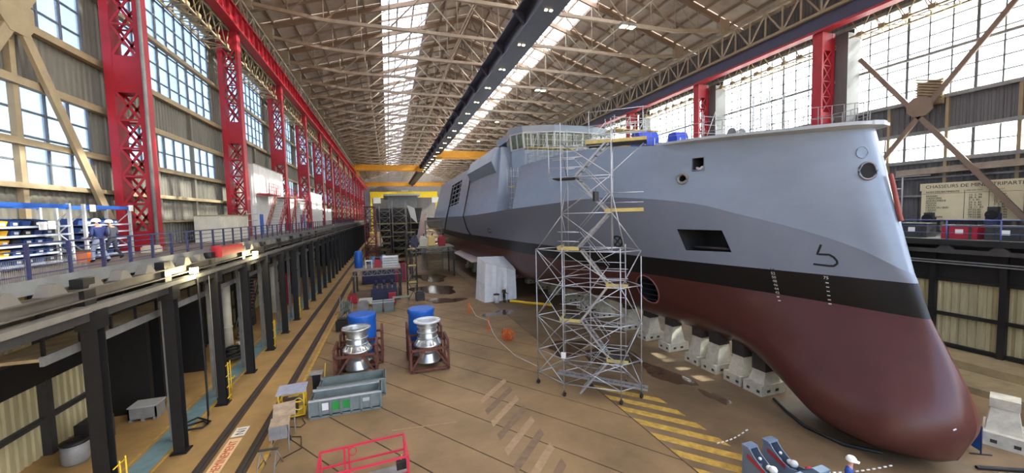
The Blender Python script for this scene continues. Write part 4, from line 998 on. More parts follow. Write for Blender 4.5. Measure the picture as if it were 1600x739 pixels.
for i, y in enumerate(PY[2:9:2]):
    t = thing('post_guard', 'yellow tubular guard ladder fixed to a black gallery post', 'guard', (-8.72, y+.35, 0), 0, 'yellow post guards')
    for yy in (-.15, .15): MB().tube((0,yy,0),(0,yy,2.2),.025,6).build('upright', YEL, t)
    for z in (.3,.9,1.5,2.1): MB().tube((0,-.45,z),(0,.15,z),.022,6).build('rung', YEL, t)
t = thing('tap_post', 'short white standpipe with a tap on the floor by the hose', 'standpipe', (-10.9, 33.0, 0)); MB().tube((0,0,0),(0,0,.95),.07,8).build('pipe', WHITE, t); MB().bar((-.2,0,.9),(.25,0,.98),.09).build('tap_head', LGREY, t); MB().box(-.2,.2,-.2,.2,0,.06).build('foot', LGREY, t)
t = thing('yellow_clamp', 'small yellow clamp lying on the floor near the coiled hose', 'clamp', (-9.9, 27.6, 0), .5); MB().bar((-.3,0,.08),(.3,.1,.1),.1).bar((.3,.1,.1),(.45,.35,.1),.08).bar((-.3,0,.08),(-.2,.3,.1),.08).build('jaw', YEL, t); MB().tube((0,0,.1),(.1,.4,.12),.03,6).build('screw', GREY, t)
t = thing('steel_stair', 'grey steel stair climbing from the floor to the walkway under the gallery', 'stair', (-12.02, 37.0, 0)); n = 22
for i in range(n): MB().box(-.37,.37,i*.24,i*.24+.24,i*.265+.2,i*.265+.24).build('tread', GREY, t)
for s in (-.38,.38): MB().bar((s,0,.1),(s,n*.24,5.85),.05,.25).build('stringer', DGREY, t); MB().tube((s,0,1.1),(s,n*.24,6.85),.025,6).build('hand_rail', RED if s > 0 else GREY, t)
for x, y, c, hh in ((-12.0, 46.5, CREAM, 5.6), (-12.0, 34.2, CREAM, 5.6)):
    tag(MB().lathe([(.3,0),(.3,hh)], (x,y,0), 16).lathe([(.34,1.8),(.34,1.9)], (x,y,0), 16).build('round_duct', c), 'pale round duct standing under the gallery', 'duct', 'ducts under the gallery')
tag(MB().box(-11.9,-11.3,-.4,.4,.1,3.6).box(-12,-11.2,-.5,.5,0,.1).build('fire_screen', RED, None, loc=(0,50.5,0)), 'tall dark red screen under the gallery between the posts', 'screen')
# ------------------------------------------------------------------ work bay beside the track: trestles, trolley, skips
def trestle_table(x, y, rot, lab, w_, d_, h_, top, tilt=0):
    t = thing('trestle_bench', lab, 'bench', (x, y, 0), rot)
    MB().box(-w_/2,w_/2,-d_/2,d_/2,h_-.04,h_).build('top_sheet', top, t, rot=(R(tilt),0,0))
    for s in (-1, 1):
        for q in (-1, 1): MB().tube((s*w_*.4,0,h_-.06),(s*w_*.45,q*.5,0),.025,6).build('leg', GREY, t)
        MB().tube((s*w_*.44,-.32,.3),(s*w_*.44,.32,.3),.02,6).build('brace', DGREY, t)
    return t
BOARD = M('worn_board', (168,148,124), .7, var=.25, scale=3)
trestle_table(-5.0, 20.0, R(12), 'folding trestle bench with a tilted tan board beside the yellow trolley', .9, 1.2, 1.15, BOARD, 6)
trestle_table(-4.85, 18.6, R(8), 'folding trestle bench with a brown box top and grey side', .75, .8, 1.2, BOARD)
MB().box(-5.2,-4.5,18.2,18.25,.6,1.15).build('hanging_tray', GREY).parent = None
bpy.data.objects['hanging_tray'].name = 'metal_tray'; tag(bpy.data.objects['metal_tray'], 'grey metal tray hung on the front of the trestle bench', 'tray')
trestle_table(-4.9, 17.0, R(-5), 'low bare trestle standing beside the floor track rail', .7, .12, .9, DGREY)
t = thing('gas_trolley', 'yellow framed work trolley with a blue-grey top sheet beside the skips', 'trolley', (-5.0, 21.6, 0), R(5))
for x in (-.55,.55):
    for y in (-.5,.5): MB().bar((x,y,.12),(x,y,1.35),.06).build('upright', YEL, t)
MB().box(-.65,.65,-.6,.6,1.33,1.38).build('top_sheet', M('top_blue_grey', (150,156,176), .4, var=.2, scale=3), t)
for z in (.15,.85):
    for y in (-.5,.5): MB().bar((-.55,y,z),(.55,y,z),.06).build('rail', YEL, t)
    for x in (-.55,.55): MB().bar((x,-.5,z),(x,.5,z),.06).build('rail', YEL, t)
MB().box(-.55,.55,-.5,.5,.12,.16).build('shelf', YEL, t); MB().box(-.3,.2,-.3,.3,.16,.8).build('machine', DGREY, t)
MB().lathe([(.1,0),(.1,.05)], (0,0,0), 10).build('wheel', RUBBER, t, loc=(.5,.5,.1), rot=(R(90),0,0)); MB().path([(.3+.22*math.cos(i*.6), -.56, .75+.3*math.sin(i*.6)) for i in range(24)], .025, 5).build('hose_coil', M('hose_yellow', (200,190,90), .5), t)
tag(MB().path([(-4.5,21.0,.03),(-4.25,20.4,.03),(-4.4,20.1,.03),(-4.9,20.3,.03),(-5.4,19.6,.03),(-4.2,19.2,.03),(-4.0,18.2,.03),(-4.6,17.7,.03)], .02, 5).build('floor_cable', RUBBER), 'thin black cable trailing on the floor around the trestle benches', 'cable')
t = thing('pedestal', 'small dark pedestal with a grey plate beside the skips', 'stand', (-4.3, 24.0, 0)); MB().box(-.18,.18,-.18,.18,0,1.1).build('column', BLACK, t); MB().box(-.35,.35,-.3,.3,1.1,1.15).build('plate', GREY, t); MB().tube((.3,.3,0),(.45,.35,1.5),.02,6).build('rod', YEL, t)
def skip(x0, x1, y0, y1, h_, lab, marks):
    t = thing('skip_container', lab, 'skip', (x0, y0, 0)); L, D = x1-x0, y1-y0
    MB().box(0,L,0,D,.08,.14).build('floor_plate', GREENY, t)
    MB().add([(0,0,.1),(L,0,.1),(L,.05,.1),(0,.05,.1),(0,0,h_),(L,0,h_),(L,.05,h_),(0,.05,h_)], [(3,2,1,0),(4,5,6,7),(0,1,5,4),(1,2,6,5),(2,3,7,6),(3,0,4,7)]).build('front_wall', GREENY, t)
    MB().box(0,L,D-.05,D,.1,h_).build('rear_wall', GREENY, t)
    MB().box(0,.05,0,D,.1,h_*.85).build('end_wall', GREENY, t); MB().box(L-.05,L,0,D,.1,h_).build('end_wall', GREENY, t)
    MB().box(-.04,L+.04,-.07,.07,h_-.08,h_).build('rim', LGREY if marks else GREENY, t); MB().box(-.04,L+.04,D-.07,D+.07,h_-.08,h_).build('rim', LGREY if marks else GREENY, t)
    MB().box(-.05,.08,-.05,D+.05,h_*.85-.06,h_*.85).build('rim', GREENY, t); MB().box(L-.08,L+.05,-.05,D+.05,h_-.07,h_).build('rim', GREENY, t)
    for i in range(8): xx = L*i/7; MB().box(xx-.05,xx+.05,-.06,0,.05,h_-.08).build('rib', GREENY, t)
    MB().box(-.02,L+.02,-.06,.1,0,.1).build('skid', GREENY, t); MB().box(-.02,L+.02,D-.1,D+.06,0,.1).build('skid', GREENY, t)
    if marks:
        G = M('mark_green', (40,140,60), .5)
        for a in (L*2/7+.07, L*3/7+.07): MB().box(a,a+.33,-.012,0,.3,.72).build('green_panel', G, t)
        MB().box(L/7+.08,L/7+.38,-.012,0,.36,.72).build('label_plate', WHITE, t); MB().box(L*5/7+.07,L*5/7+.41,-.012,0,.5,.68).build('label_plate', LGREY, t)
    return t
skip(-4.1, -0.75, 20.75, 22.0, .95, 'grey open skip with two green panels on its side', True)
skip(-3.95, -0.55, 22.25, 23.5, .98, 'grey open skip behind the one with green panels', False)
# ------------------------------------------------------------------ steel pods on rusty frames
def rframe(x0, x1, y0, y1, h_, lab):
    t = thing('rusty_frame', lab, 'frame', (x0, y0, 0)); L, D = x1-x0, y1-y0
    for x in (0, L):
        for y in (0, D): MB().box(x-.07,x+.07,y-.07,y+.07,.08,h_).build('post', RUST, t)
        MB().box(x-.07,x+.07,0,D,h_*.6-.06,h_*.6+.06).build('side_rail', RUST, t); MB().box(x-.07,x+.07,0,D,.12,.26).build('side_rail', RUST, t); MB().bar((x,0,h_),(x,D,h_),.14).build('side_rail', RUST, t)
    for y in (0, D):
        MB().box(0,L,y-.07,y+.07,h_-.5,h_-.36).build('cross_rail', RUST, t); MB().box(0,L,y-.07,y+.07,.1,.24).build('cross_rail', RUST, t)
        MB().bar((.05,y,.3),(L*.34,y,h_-.5),.12).build('strut', RUST, t); MB().bar((L-.05,y,.3),(L*.66,y,h_-.5),.12).build('strut', RUST, t)
    for x in (.25, L-.45): MB().box(x,x+.25,.05,.3,0,.1).box(x,x+.25,D-.3,D-.05,0,.1).build('foot', BLACK, t)
    return t
def pod(x, y, lab, zf, rim, hgt=3.05):
    t = thing('steel_pod', lab, 'duct', (x, y, 0))
    P1 = M('pod_steel', (196,198,196), .3, metal=.85, var=.15, scale=3)
    MB().lathe([(.5,.42),(.74,.45),(.76,.5),(.7,.56),(.62,1.0),(.55,1.1)], (0,0,0), 28).build('lower_bell', P1, t)
    MB().lathe([(.56,1.1),(.58,zf-.01),(.9,zf),(.9,zf+.09),(.8,zf+.11),(.62,2.02),(.6,2.05),(.6,hgt-.12)], (0,0,0), 28, False).build('barrel', P1, t)
    for z in (2.02, 2.4, 2.75): MB().lathe([(.6,z-.04),(.68,z-.03),(.68,z+.03),(.6,z+.04)], (0,0,0), 28, False).build('ring', P1, t)
    MB().lathe([(.6,hgt-.12),(.86,hgt-.1),(.88,hgt-.05),(.86,hgt),(.62,hgt),(.58,hgt-.08),(.56,hgt-.8)], (0,0,0), 32, False).build('rim_flange', rim, t)
    MB().lathe([(.001,hgt-.82),(.57,hgt-.8)], (0,0,0), 24, False).build('inner_floor', DGREY, t)
    MB().bar((-.82,.12,hgt+.02),(.82,-.12,hgt+.02),.07,.05).build('cross_bar', LGREY, t)
    for i in range(16): a = 2*math.pi*i/16; MB().bar((.63*math.cos(a),.63*math.sin(a),2.0),(.84*math.cos(a),.84*math.sin(a),zf+.1),.03).build('gusset', P1, t)
    return t
def blue_drum(x, y, lab, h_=3.3):
    t = thing('covered_drum', lab, 'drum', (x, y, 0)); mb = MB()
    rr = random.Random(int(x*10)); pr_ = []
    for z, r_ in ((.7,.9),(.75,.92),(2.0,.9),(3.0,.89),(h_-.03,.9),(h_,.86)): pr_.append((r_,z))
    mb.lathe(pr_, (0,0,0), 30).build('tarp', BLUEC, t); MB().lathe([(.94,h_-.28),(.94,h_-.1)], (0,0,0), 30, False).build('tarp_hem', BLUEC, t)
    MB().lathe([(.93,.232),(.93,.31),(.72,.32),(.75,.72)], (0,0,0), 20).build('base', P_ST, t); return t
P_ST = M('pod_steel', (196,198,196), .3, metal=.85, var=.15, scale=3)
WRIM = M('rim_white', (214,216,216), .4, metal=.2)
rframe(-3.45, -1.05, 24.9, 26.7, 1.95, 'rusty steel frame under the pod behind the grey skips')
rframe(-3.3, -.75, 27.1, 29.0, 2.2, 'rusty steel frame under the blue drum behind the skips')
rframe(1.0, 3.35, 24.5, 26.3, 1.9, 'rusty steel frame under the pod on the open floor')
rframe(.95, 3.2, 26.8, 28.7, 2.2, 'rusty steel frame under the blue drum on the open floor')
pod(-2.2, 25.8, 'grey steel flanged pod standing in the frame behind the skips', 1.585, P_ST)
pod(2.15, 25.4, 'bright steel pod with a white rim in the frame on the open floor', 1.535, WRIM, 3.15)
blue_drum(-2.0, 28.05, 'drum wrapped in blue tarpaulin behind the grey flanged pod', 3.35); blue_drum(1.95, 27.75, 'drum wrapped in blue tarpaulin behind the white-rimmed pod', 3.4)
# ------------------------------------------------------------------ red lift basket
t = thing('scissor_lift', 'red scissor lift platform with guard rails parked on the floor', 'lift', (-2.35, 12.2, 0), R(4))
LRED = M('lift_red', (190,44,66), .4, var=.1); L, D = 2.65, 1.35
MB().box(.1,L-.1,.1,D-.1,.25,.7).build('chassis', LRED, t); MB().box(0,L,0,D,1.1,1.22).build('platform', GREY, t)
for s in (.3, D-.3):
    MB().bar((.2,s,.7),(L-.2,s,1.1),.08).bar((L-.2,s,.7),(.2,s,1.1),.08).build('scissor_arm', DGREY, t)
for x in (.35, L-.35):
    for y in (.08, D-.08): MB().lathe([(.22,-.08),(.22,.08)], (0,0,0), 16).build('wheel', RUBBER, t, loc=(x,y,.22), rot=(R(90),0,0))
for y in (0, D):
    for z in (1.75, 2.3): MB().bar((0,y,z),(L,y,z),.06).build('guard_rail', LRED, t)
    for x in ((0,.72,.86,L) if y else (0, L)): MB().bar((x,y,1.2),(x,y,2.3),.06).build('rail_post', LRED, t)
for x in (0, L):
    for z in (1.75, 2.3): MB().bar((x,0,z),(x,D,z),.06).build('guard_rail', LRED, t)
MB().box(-.02,L+.02,-.06,0,1.22,1.5).build('toe_board', LRED, t)
for i in range(7): MB().box(.3+i*.33,.36+i*.33,-.07,-.06,1.42,1.47).build('white_stud', WHITE, t)
MB().box(L-.35,L-.05,.15,.5,1.8,2.05).build('control_box', BLACK, t); MB().tube((L-.2,.3,2.05),(L-.18,.32,2.2),.02,6).build('joystick', YEL, t)
MB().lathe([(.18,-.07),(.18,.07)], (0,0,0), 16).build('beacon_drum', RUBBER, t, loc=(L-.35,-.1,1.3), rot=(R(90),0,0)); MB().box(.1,.4,.2,.6,1.22,1.55).build('tool_bag', ORANGE, t)
MB().path([(.98+.12*math.cos(a*.6), D, 2.1+.14*math.sin(a*.6)) for a in range(12)], .018, 5).build('rope_ring', LRED, t)
# ------------------------------------------------------------------ scaffold stair tower at the ship's side
sc = thing('scaffold_tower', 'tall galvanised scaffold stair tower on castors beside the ship', 'scaffold')
P = [Vector((8.0,20.5,0)), Vector((8.7,18.5,0)), Vector((11.05,16.66,0)), Vector((12.44,16.87,0)), Vector((12.6,18.5,0)), Vector((10.0,21.0,0)), Vector((10.56,18.84,0))]
def up(p, z): return Vector((p.x, p.y, z))
def st(a, b, r=.028, name='scaffold_tube', mat=GALV): return MB().tube(a, b, r, 6).build(name, mat, sc)
for i, p in enumerate(P):
    top = {0: 7.9, 3: 7.6}.get(i, 8.1); st(up(p,.3), up(p, top), .032, 'standard')
    MB().lathe([(.12,-.05),(.12,.05)], (0,0,0), 12).build('castor', RUBBER, sc, loc=(p.x, p.y, .12), rot=(R(90),0,R(30))); MB().tube(up(p,.12), up(p,.32), .04, 6).build('castor_stem', DGREY, sc)
    for z in (2,4,6): MB().lathe([(.05,z-.05),(.05,z+.05)], (p.x,p.y,0), 8).build('coupler', GALV, sc)
ringi = [0,1,2,3,4,5]
for z in (.7, 2.05, 4.05, 6.05, 7.9):
    for a, b in zip(ringi, ringi[1:]+ringi[:1]): st(up(P[a],z), up(P[b],z))
    if z > 1: st(up(P[1],z), up(P[6],z)); st(up(P[6],z), up(P[4],z)); st(up(P[6],z), up(P[2],z))
zs = (.7, 2.05, 4.05, 6.05, 7.9)
for i in range(4):
    for n_, (a, b) in enumerate(((0,1),(1,2),(2,3),(3,4),(5,0),(4,5))):
        if (i+n_) % 2: st(up(P[a],zs[i]), up(P[b],zs[i+1]), .024, 'diagonal_brace')
        else: st(up(P[b],zs[i]), up(P[a],zs[i+1]), .024, 'diagonal_brace')
for i in range(4):
    for a_, b_ in ((1,2),(3,4),(0,1)): st(up(P[b_],zs[i]) if i % 2 else up(P[a_],zs[i]), up(P[a_],zs[i+1]) if i % 2 else up(P[b_],zs[i+1]), .022, 'diagonal_brace')
for z in (1.4, 3.05, 3.55, 5.05, 5.55, 6.55, 7.05): st(up(P[5],z), up(P[4],z), .02, 'guard_rail'); st(up(P[1],z), up(P[6],z), .02, 'guard_rail')
st(up(P[1],zs[1]), up(P[2],zs[2]), .024, 'diagonal_brace'); st(up(P[2],zs[0]), up(P[1],zs[1]), .024, 'diagonal_brace')
Q = [Vector((8.7,18.5,0)), Vector((10.75,16.95,0)), Vector((11.75,18.4,0)), Vector((9.8,19.95,0))]
for q in Q: st(up(q,8.0), up(q,14.6), .03, 'standard')
for z in (9.9, 11.8, 13.6):
    for a, b in ((0,1),(1,2),(2,3),(3,0)): st(up(Q[a],z), up(Q[b],z))
for i, (za, zb) in enumerate(((7.9,9.9),(9.9,11.8),(11.8,13.6))):
    for n_, (a, b) in enumerate(((0,1),(1,2),(2,3),(3,0))):
        if (i+n_) % 2: st(up(Q[a],za), up(Q[b],zb), .024, 'diagonal_brace')
        else: st(up(Q[b],za), up(Q[a],zb), .024, 'diagonal_brace')
st(up(P[3],7.8), up(Q[1],9.9), .026, 'raker'); st(up(P[0],7.8), up(Q[0],9.8), .026, 'raker'); st(up(P[2],7.9)+Vector((.3,0,0)), up(Q[1],11.0), .026, 'raker')
dirx = (P[2]-P[1]).normalized(); diry = Vector((-dirx.y, dirx.x, 0))
GRAT = M('stair_grating', (150,152,150), .5, metal=.4, var=.15)
def platform(c, z, L, D, yellow=True):
    c = Vector((c[0], c[1], z)); a = dirx*L/2; b = diry*D/2
    vs = [c-a-b, c+a-b, c+a+b, c-a+b]; MB().add(vs+[v+Vector((0,0,.06)) for v in vs], [(3,2,1,0),(4,5,6,7),(0,1,5,4),(1,2,6,5),(2,3,7,6),(3,0,4,7)]).build('platform_deck', DGREY, sc)
    if yellow: MB().bar(c-a-b+Vector((0,0,.12)), c+a-b+Vector((0,0,.12)), .03, .18).build('toe_board', WOOD, sc); MB().bar(c-a-b+Vector((0,0,.12)), c-a+b+Vector((0,0,.12)), .03, .18).build('toe_board', WOOD, sc)
    for z_ in (.5, 1.0):
        MB().tube(c-a-b+Vector((0,0,z_)), c+a-b+Vector((0,0,z_)), .02, 5).build('guard_rail', GALV, sc)
def flight(p, q, wd=.7):
    p, q = Vector(p), Vector(q); s = Vector((q.x-p.x, q.y-p.y, 0)).normalized(); w_ = Vector((-s.y, s.x, 0))*wd/2; n = max(4, int((q.z-p.z)/.24))
    for k_ in (-1, 1):
        sg_ = MB().bar(p+w_*k_, q+w_*k_, .04, .1).build('stair_stringer', GALV, sc); MB().tube(p+w_*k_+Vector((0,0,1)), q+w_*k_+Vector((0,0,1)), .02, 5).build('stair_rail', GALV, sc)
    for i in range(n):
        c = p.lerp(q, (i+.5)/n); MB().bar(c-w_, c+w_, .15, .03).build('stair_tread', GRAT, sg_)
LE, RE = P[1]+diry*.9+dirx*.3, P[2]+diry*.9-dirx*.2
for i, z in enumerate((0.1, 2.0, 4.0, 6.0, 7.9)):
    e = RE if i % 2 else LE
    if i: platform((e.x, e.y), z, 1.1, 1.2)
    if i < 4:
        a, b = (LE, RE) if i % 2 == 0 else (RE, LE); zn = (2.0,4.0,6.0,7.9)[i]; off = diry*(.35 if i % 2 else -.2)
        flight(Vector((a.x,a.y,z))+off+dirx*(.5 if i % 2 == 0 else -.5), Vector((b.x,b.y,zn))+off+dirx*(-.5 if i % 2 == 0 else .5))
c1, c2 = Q[0]+diry*.9, Q[1]+diry*.9
platform((c1.x+.2, c1.y), 7.92, 1.0, 1.3); platform((c2.x+.5, c2.y-.3), 9.9, 1.9, 1.3); platform((c1.x+.1, c1.y), 11.75, 1.2, 1.3, False)
flight(Vector((c1.x+.6,c1.y-.3,7.95)), Vector((c2.x-.2,c2.y,9.9))); flight(Vector((c2.x-.2,c2.y+.1,9.95)), Vector((c1.x+.7,c1.y-.2,11.75))); flight(Vector((c1.x+.7,c1.y+.2,11.8)), Vector((c2.x,c2.y+.5,13.65)))
tp_ = Vector((12.6, 18.6, 13.65)); platform((12.2, 18.7), 13.65, 3.2, 1.3)
for s_ in (-1.5, 1.4): st(Vector((12.2,18.7,0))+dirx*s_+Vector((0,0,13.65)), Vector((12.2,18.7,0))+dirx*s_+Vector((0,0,15.6)), .026, 'standard')
for dz in (.55, 1.05, 1.9): st(Vector((12.2,18.7,13.65+dz))-dirx*1.6, Vector((12.2,18.7,13.65+dz))+dirx*1.6, .022)
st(Vector((13.3,17.8,13.6)), up(Q[1],11.9), .026, 'raker')
# left cantilever landing
for z in (11.8, 12.3, 12.8, 13.4): st(Vector((8.2,18.9,z)), Vector((9.6,17.9,z)), .022)
st(Vector((8.2,18.9,11.5)), Vector((8.2,18.9,13.5)), .026, 'standard'); tag(MB().box(-.12,.12,-.1,.1,-.25,.25).tube((0,0,.25),(0,0,.5),.012,5).build('tool_sack', BLACK, None, loc=(10.135,17.415,10.74)), 'black tool sack hanging on the upper stair of the scaffold tower', 'bag')
tag(MB().box(-.13,.13,-.012,.012,0,.34).build('tower_notice', WHITE, None, loc=(8.675,18.462,2.12), rot=(0,0,R(-38))), 'small white notice plate fixed to a leg of the scaffold tower', 'notice')
# lattice beam at the tower foot
t = thing('ladder_beam', 'aluminium ladder beam lying on castors at the foot of the scaffold tower', 'beam', (0,0,0)); a, b = Vector((9.2,20.4,.55)), Vector((13.05,17.15,.3)); d = (b-a).normalized(); s = Vector((-d.y,d.x,0)).normalized()*.2
for k_ in (-1,1): MB().bar(a+s*k_, b+s*k_, .06, .12).build('side_rail', GALV, t)
for i in range(18): c = a.lerp(b, (i+.5)/18); MB().bar(c-s, c+s, .05).build('rung', GALV, t)
# ------------------------------------------------------------------ white tent, barriers
t = thing('sheeted_tent', 'white plastic sheeted work tent pressed up against the ship side', 'tent', (9.7, 41.9, 0))
SHE = M('tent_sheet', (238,242,243), .5, var=.06, scale=2)
def drape(quad, nu, nv, amp, seed):
    rr = random.Random(seed); ph = [rr.uniform(0,6.3) for _ in range(6)]; A_, B_, C_, D_ = [Vector(q) for q in quad]; nrm = (B_-A_).cross(D_-A_).normalized(); vs = []
    for j in range(nv+1):
        for i in range(nu+1):
            u, v = i/nu, j/nv; p = A_.lerp(B_,u).lerp(D_.lerp(C_,u),v); e = math.sin(math.pi*u)*(.4+.6*(1-v))
            p = p+nrm*amp*e*(math.sin(u*17+ph[0]+2*v)+.6*math.sin(u*31+ph[1]-3*v)+.5*math.sin(v*9+ph[2]+u*5)); vs.append(p)
    return MB().add(vs, [(j*(nu+1)+i, j*(nu+1)+i+1, (j+1)*(nu+1)+i+1, (j+1)*(nu+1)+i) for j in range(nv) for i in range(nu)], True)
drape([(-.25,2.2,0),(.25,-.3,0),(.45,-.1,4.55),(.1,2.1,4.95)], 14, 18, .05, 1).build('end_sheet', SHE, t)
drape([(.25,-.3,0),(4.2,.2,0),(4.2,.4,3.4),(.45,-.1,4.55)], 30, 18, .06, 2).build('front_sheet', SHE, t)
drape([(.45,-.1,4.55),(4.2,.4,3.4),(4.15,3.9,4.65),(.1,2.1,4.95)], 14, 8, .04, 3).build('roof_sheet', SHE, t)
drape([(4.2,.2,0),(4.2,3.9,0),(4.15,3.9,4.65),(4.2,.4,3.4)], 10, 10, .04, 4).build('end_sheet', SHE, t)
for p, q in (((.3,-.25,0),(.48,-.08,4.5)),((0,2.1,0),(.1,2.1,4.9)),((4.15,.25,0),(4.15,.4,3.35)),((.48,-.08,4.5),(4.15,.38,3.35)),((.3,-.3,2.1),(-.1,2.1,2.1)),((1.7,-.2,0),(1.8,-.05,4.2)),((3.0,.0,0),(3.1,.15,3.8))): MB().tube(p, q, .035, 6).build('frame_tube', WHITE, t)
t = thing('bucket_stand', 'white bin with dark lid standing outside the tent', 'bin', (11.2, 41.1, 0)); MB().lathe([(.28,0),(.33,.9)], (0,0,0), 14).build('bin_body', WHITE, t); MB().lathe([(.36,.9),(.36,.98),(.1,1.05)], (0,0,0), 14).build('lid', DGREY, t)
t = thing('absorbent_boom', 'yellow boom lying on the floor between the tent and the tower', 'boom', (0,0,0)); MB().path([(12.6+i*.35, 40.6-.35*i+.1*math.sin(i), .16) for i in range(11)], .15, 8).build('boom_sleeve', YEL, t); MB().tube((12.5,40.7,.16),(12.55,40.65,.16),.17,8).build('end_collar', DGREY, t)
def barrier(x, y, rz_, lab, wd=.9):
    t = thing('folding_barrier', lab, 'barrier', (x, y, 0), rz_)
    for i in range(3):
        xx = -wd/2+i*wd/2; MB().tube((xx,0,0),(xx,0,1.0),.03,6).build('upright', ORANGE, t)
    for z in (.25,.6,.98): MB().bar((-wd/2,0,z),(wd/2,0,z),.05).build('rail', ORANGE, t)
    MB().bar((-wd/2,-.25,.02),(-wd/2,.25,.02),.05).build('foot', ORANGE, t); MB().bar((wd/2,-.25,.02),(wd/2,.25,.02),.05).build('foot', ORANGE, t)
barrier(7.4, 37.9, R(60), 'orange folding barrier at the far end of the white rope near the tent', .6); barrier(7.9, 31.9, R(70), 'orange folding barrier between the far barrier and the orange net heap', .6)
tag(MB().path([(7.5,37.7,.8),(7.6,35.4,.3),(7.85,31.75,.8),(7.75,29.8,.3),(7.7,28.2,.22),(7.9,24.5,.25),(8.05,20.8,.9)], .02, 5).build('white_rope', WHITE), 'slack white rope strung from the orange barriers to the scaffold tower', 'rope')
rr = random.Random(5); mb = MB()
for i in range(16):
    c = Vector((8.55+rr.uniform(-.3,.3), 28.4+rr.uniform(-.3,.3), .3+rr.uniform(0,.3))); a0 = rr.uniform(0,6.3); ax = Vector((rr.uniform(-1,1),rr.uniform(-1,1),rr.uniform(-.6,.6))).normalized(); bx = ax.cross(Vector((0,0,1))).normalized()
    mb.path([c+ax*.42*math.cos(a0+j*.52)+bx*.1*math.sin(2*j)+Vector((0,0,.34*math.sin(a0+j*.52))) for j in range(13)], .022, 5)
tag(mb.build('orange_net_heap', ORANGE), 'tangled heap of orange barrier netting on the floor', 'netting')
# ------------------------------------------------------------------ grey cradles by the bow
CRD = M('cradle_blue_grey', (112,128,146), .45, var=.12)
def cradle(x, lab):
    t = thing('steel_cradle', lab, 'cradle', (x, 8.55, 0)); prof = [(0,0),(0,1.15),(.22,1.2),(.4,.98),(.75,.74),(1.0,.68),(1.25,.74),(1.6,.98),(1.8,1.2),(2.02,1.15),(2.02,0),(1.75,0),(1.4,.22),(1.0,.28),(.6,.22),(.27,0)]
    for s in (-.2,.17): MB().prism(prof, 'x', s, s+.03).build('side_plate', CRD, t)
    MB().box(-.24,.24,-.04,.24,1.13,1.2).build('end_cap', CRD, t); MB().box(-.24,.24,1.78,2.06,1.13,1.2).build('end_cap', CRD, t); MB().box(-.22,.22,-.02,.02,0,1.15).build('end_plate', CRD, t); MB().box(-.22,.22,2.0,2.04,0,1.15).build('end_plate', CRD, t)
    for y in (.45,1.0,1.55): MB().box(-.18,.18,y-.02,y+.02,.25,.66).build('diaphragm', CRD, t)
    MB().add([(-.215,1.15,.55),(-.215,1.85,.78),(-.215,1.85,.95),(-.215,1.15,.72)], [(0,1,2,3)]).build('red_label', M('label_red', (170,52,60), .5), t)
    for y, r_ in ((1.0,.14),(1.15,.1),(1.5,.06)): MB().lathe([(.001,-r_),(r_*.8,-r_*.6),(r_,0),(r_*.75,r_*.6),(.001,r_*.9)], (0,y,.72+r_*.6+(.15 if y > 1.4 else 0)), 9).build('wrapped_pad', WHITE, t)
    return t
cradle(12.45, 'blue-grey steel saddle cradle with a red label next to the yellow stripes'); cradle(13.45, 'blue-grey steel saddle cradle between the other cradle and the worker')
t = thing('red_bollard', 'red standpipe bollard on the floor between cradles and worker', 'bollard', (13.85, 9.3, 0)); MB().lathe([(.09,0),(.09,.55),(.13,.57),(.13,.68),(.05,.76)], (0,0,0), 12).build('pipe', LRED, t); MB().lathe([(.16,0),(.16,.05)], (0,0,0), 12).build('foot', LRED, t); MB().lathe([(.095,.28),(.095,.4)], (0,0,0), 12, False).build('white_band', WHITE, t)
def chain_line(p, q, lab, n=24):
    p, q = Vector(p), Vector(q); t = thing('barrier_chain', lab, 'chain')
    for i in range(n):
        if i % 2 == 0: a = p.lerp(q,i/n); b = p.lerp(q,(i+1)/n); sag = .12*math.sin(math.pi*(i+.5)/n); MB().bar(a-Vector((0,0,sag)), b-Vector((0,0,sag)), .035).build('link', WHITE, t)
    return t
chain_line((12.3,11.8,.5), (14.6,12.3,.4), 'pale barrier chain above the floor behind the cradles', 16); chain_line((13.9,9.3,.55), (17.2,8.6,.5), 'pale barrier chain running from the red bollard towards the bow', 30)
tag(MB().path([(18.6,14.3,.08),(18.0,13.2,.08),(17.5,12.0,.08),(17.6,10.5,.08),(18.4,9.6,.08)], .07, 6).build('floor_hose', RUBBER), 'black hose running along the floor under the bow', 'hose')
tag(MB().path([(20.6,7.9,.06),(22,7.2,.06),(24,6.4,.06),(26,6,.06)], .07, 6).build('floor_hose', RUBBER), 'black hose on the floor beside the blue barrier', 'hose')
t = thing('crowd_barrier', 'blue sheeted barrier standing under the tip of the bow', 'barrier', (22.15, 8.7, 0), R(60)); MB().box(-.45,.45,-.02,.02,.15,1.1).build('panel', BLUEC, t)
for x in (-.45,.45): MB().tube((x,0,0),(x,0,1.15),.025,6).build('upright', NAVY, t); MB().bar((x,-.35,.02),(x,.35,.02),.05).build('foot', DGREY, t)
MB().tube((-.45,0,1.13),(.45,0,1.13),.025,6).build('top_rail', NAVY, t)
chain_line((22.4,9.1,1.1),(23.3,9.3,1.3),'red and white chain between blue barrier and the concrete dock block', 14)
t = thing('edge_handrail', 'grey tube handrail in the corner beyond the bow tip', 'railing', (0,0,0))
for z in (.45,.8,1.15): MB().tube((19.6,6.2,z),(23.5,5.2,z),.03,6).build('rail', GREY, t)
for i in range(4): MB().tube((19.6+i*1.3,6.2-i*.333,0),(19.6+i*1.3,6.2-i*.333,1.15),.035,6).build('post', GREY, t)
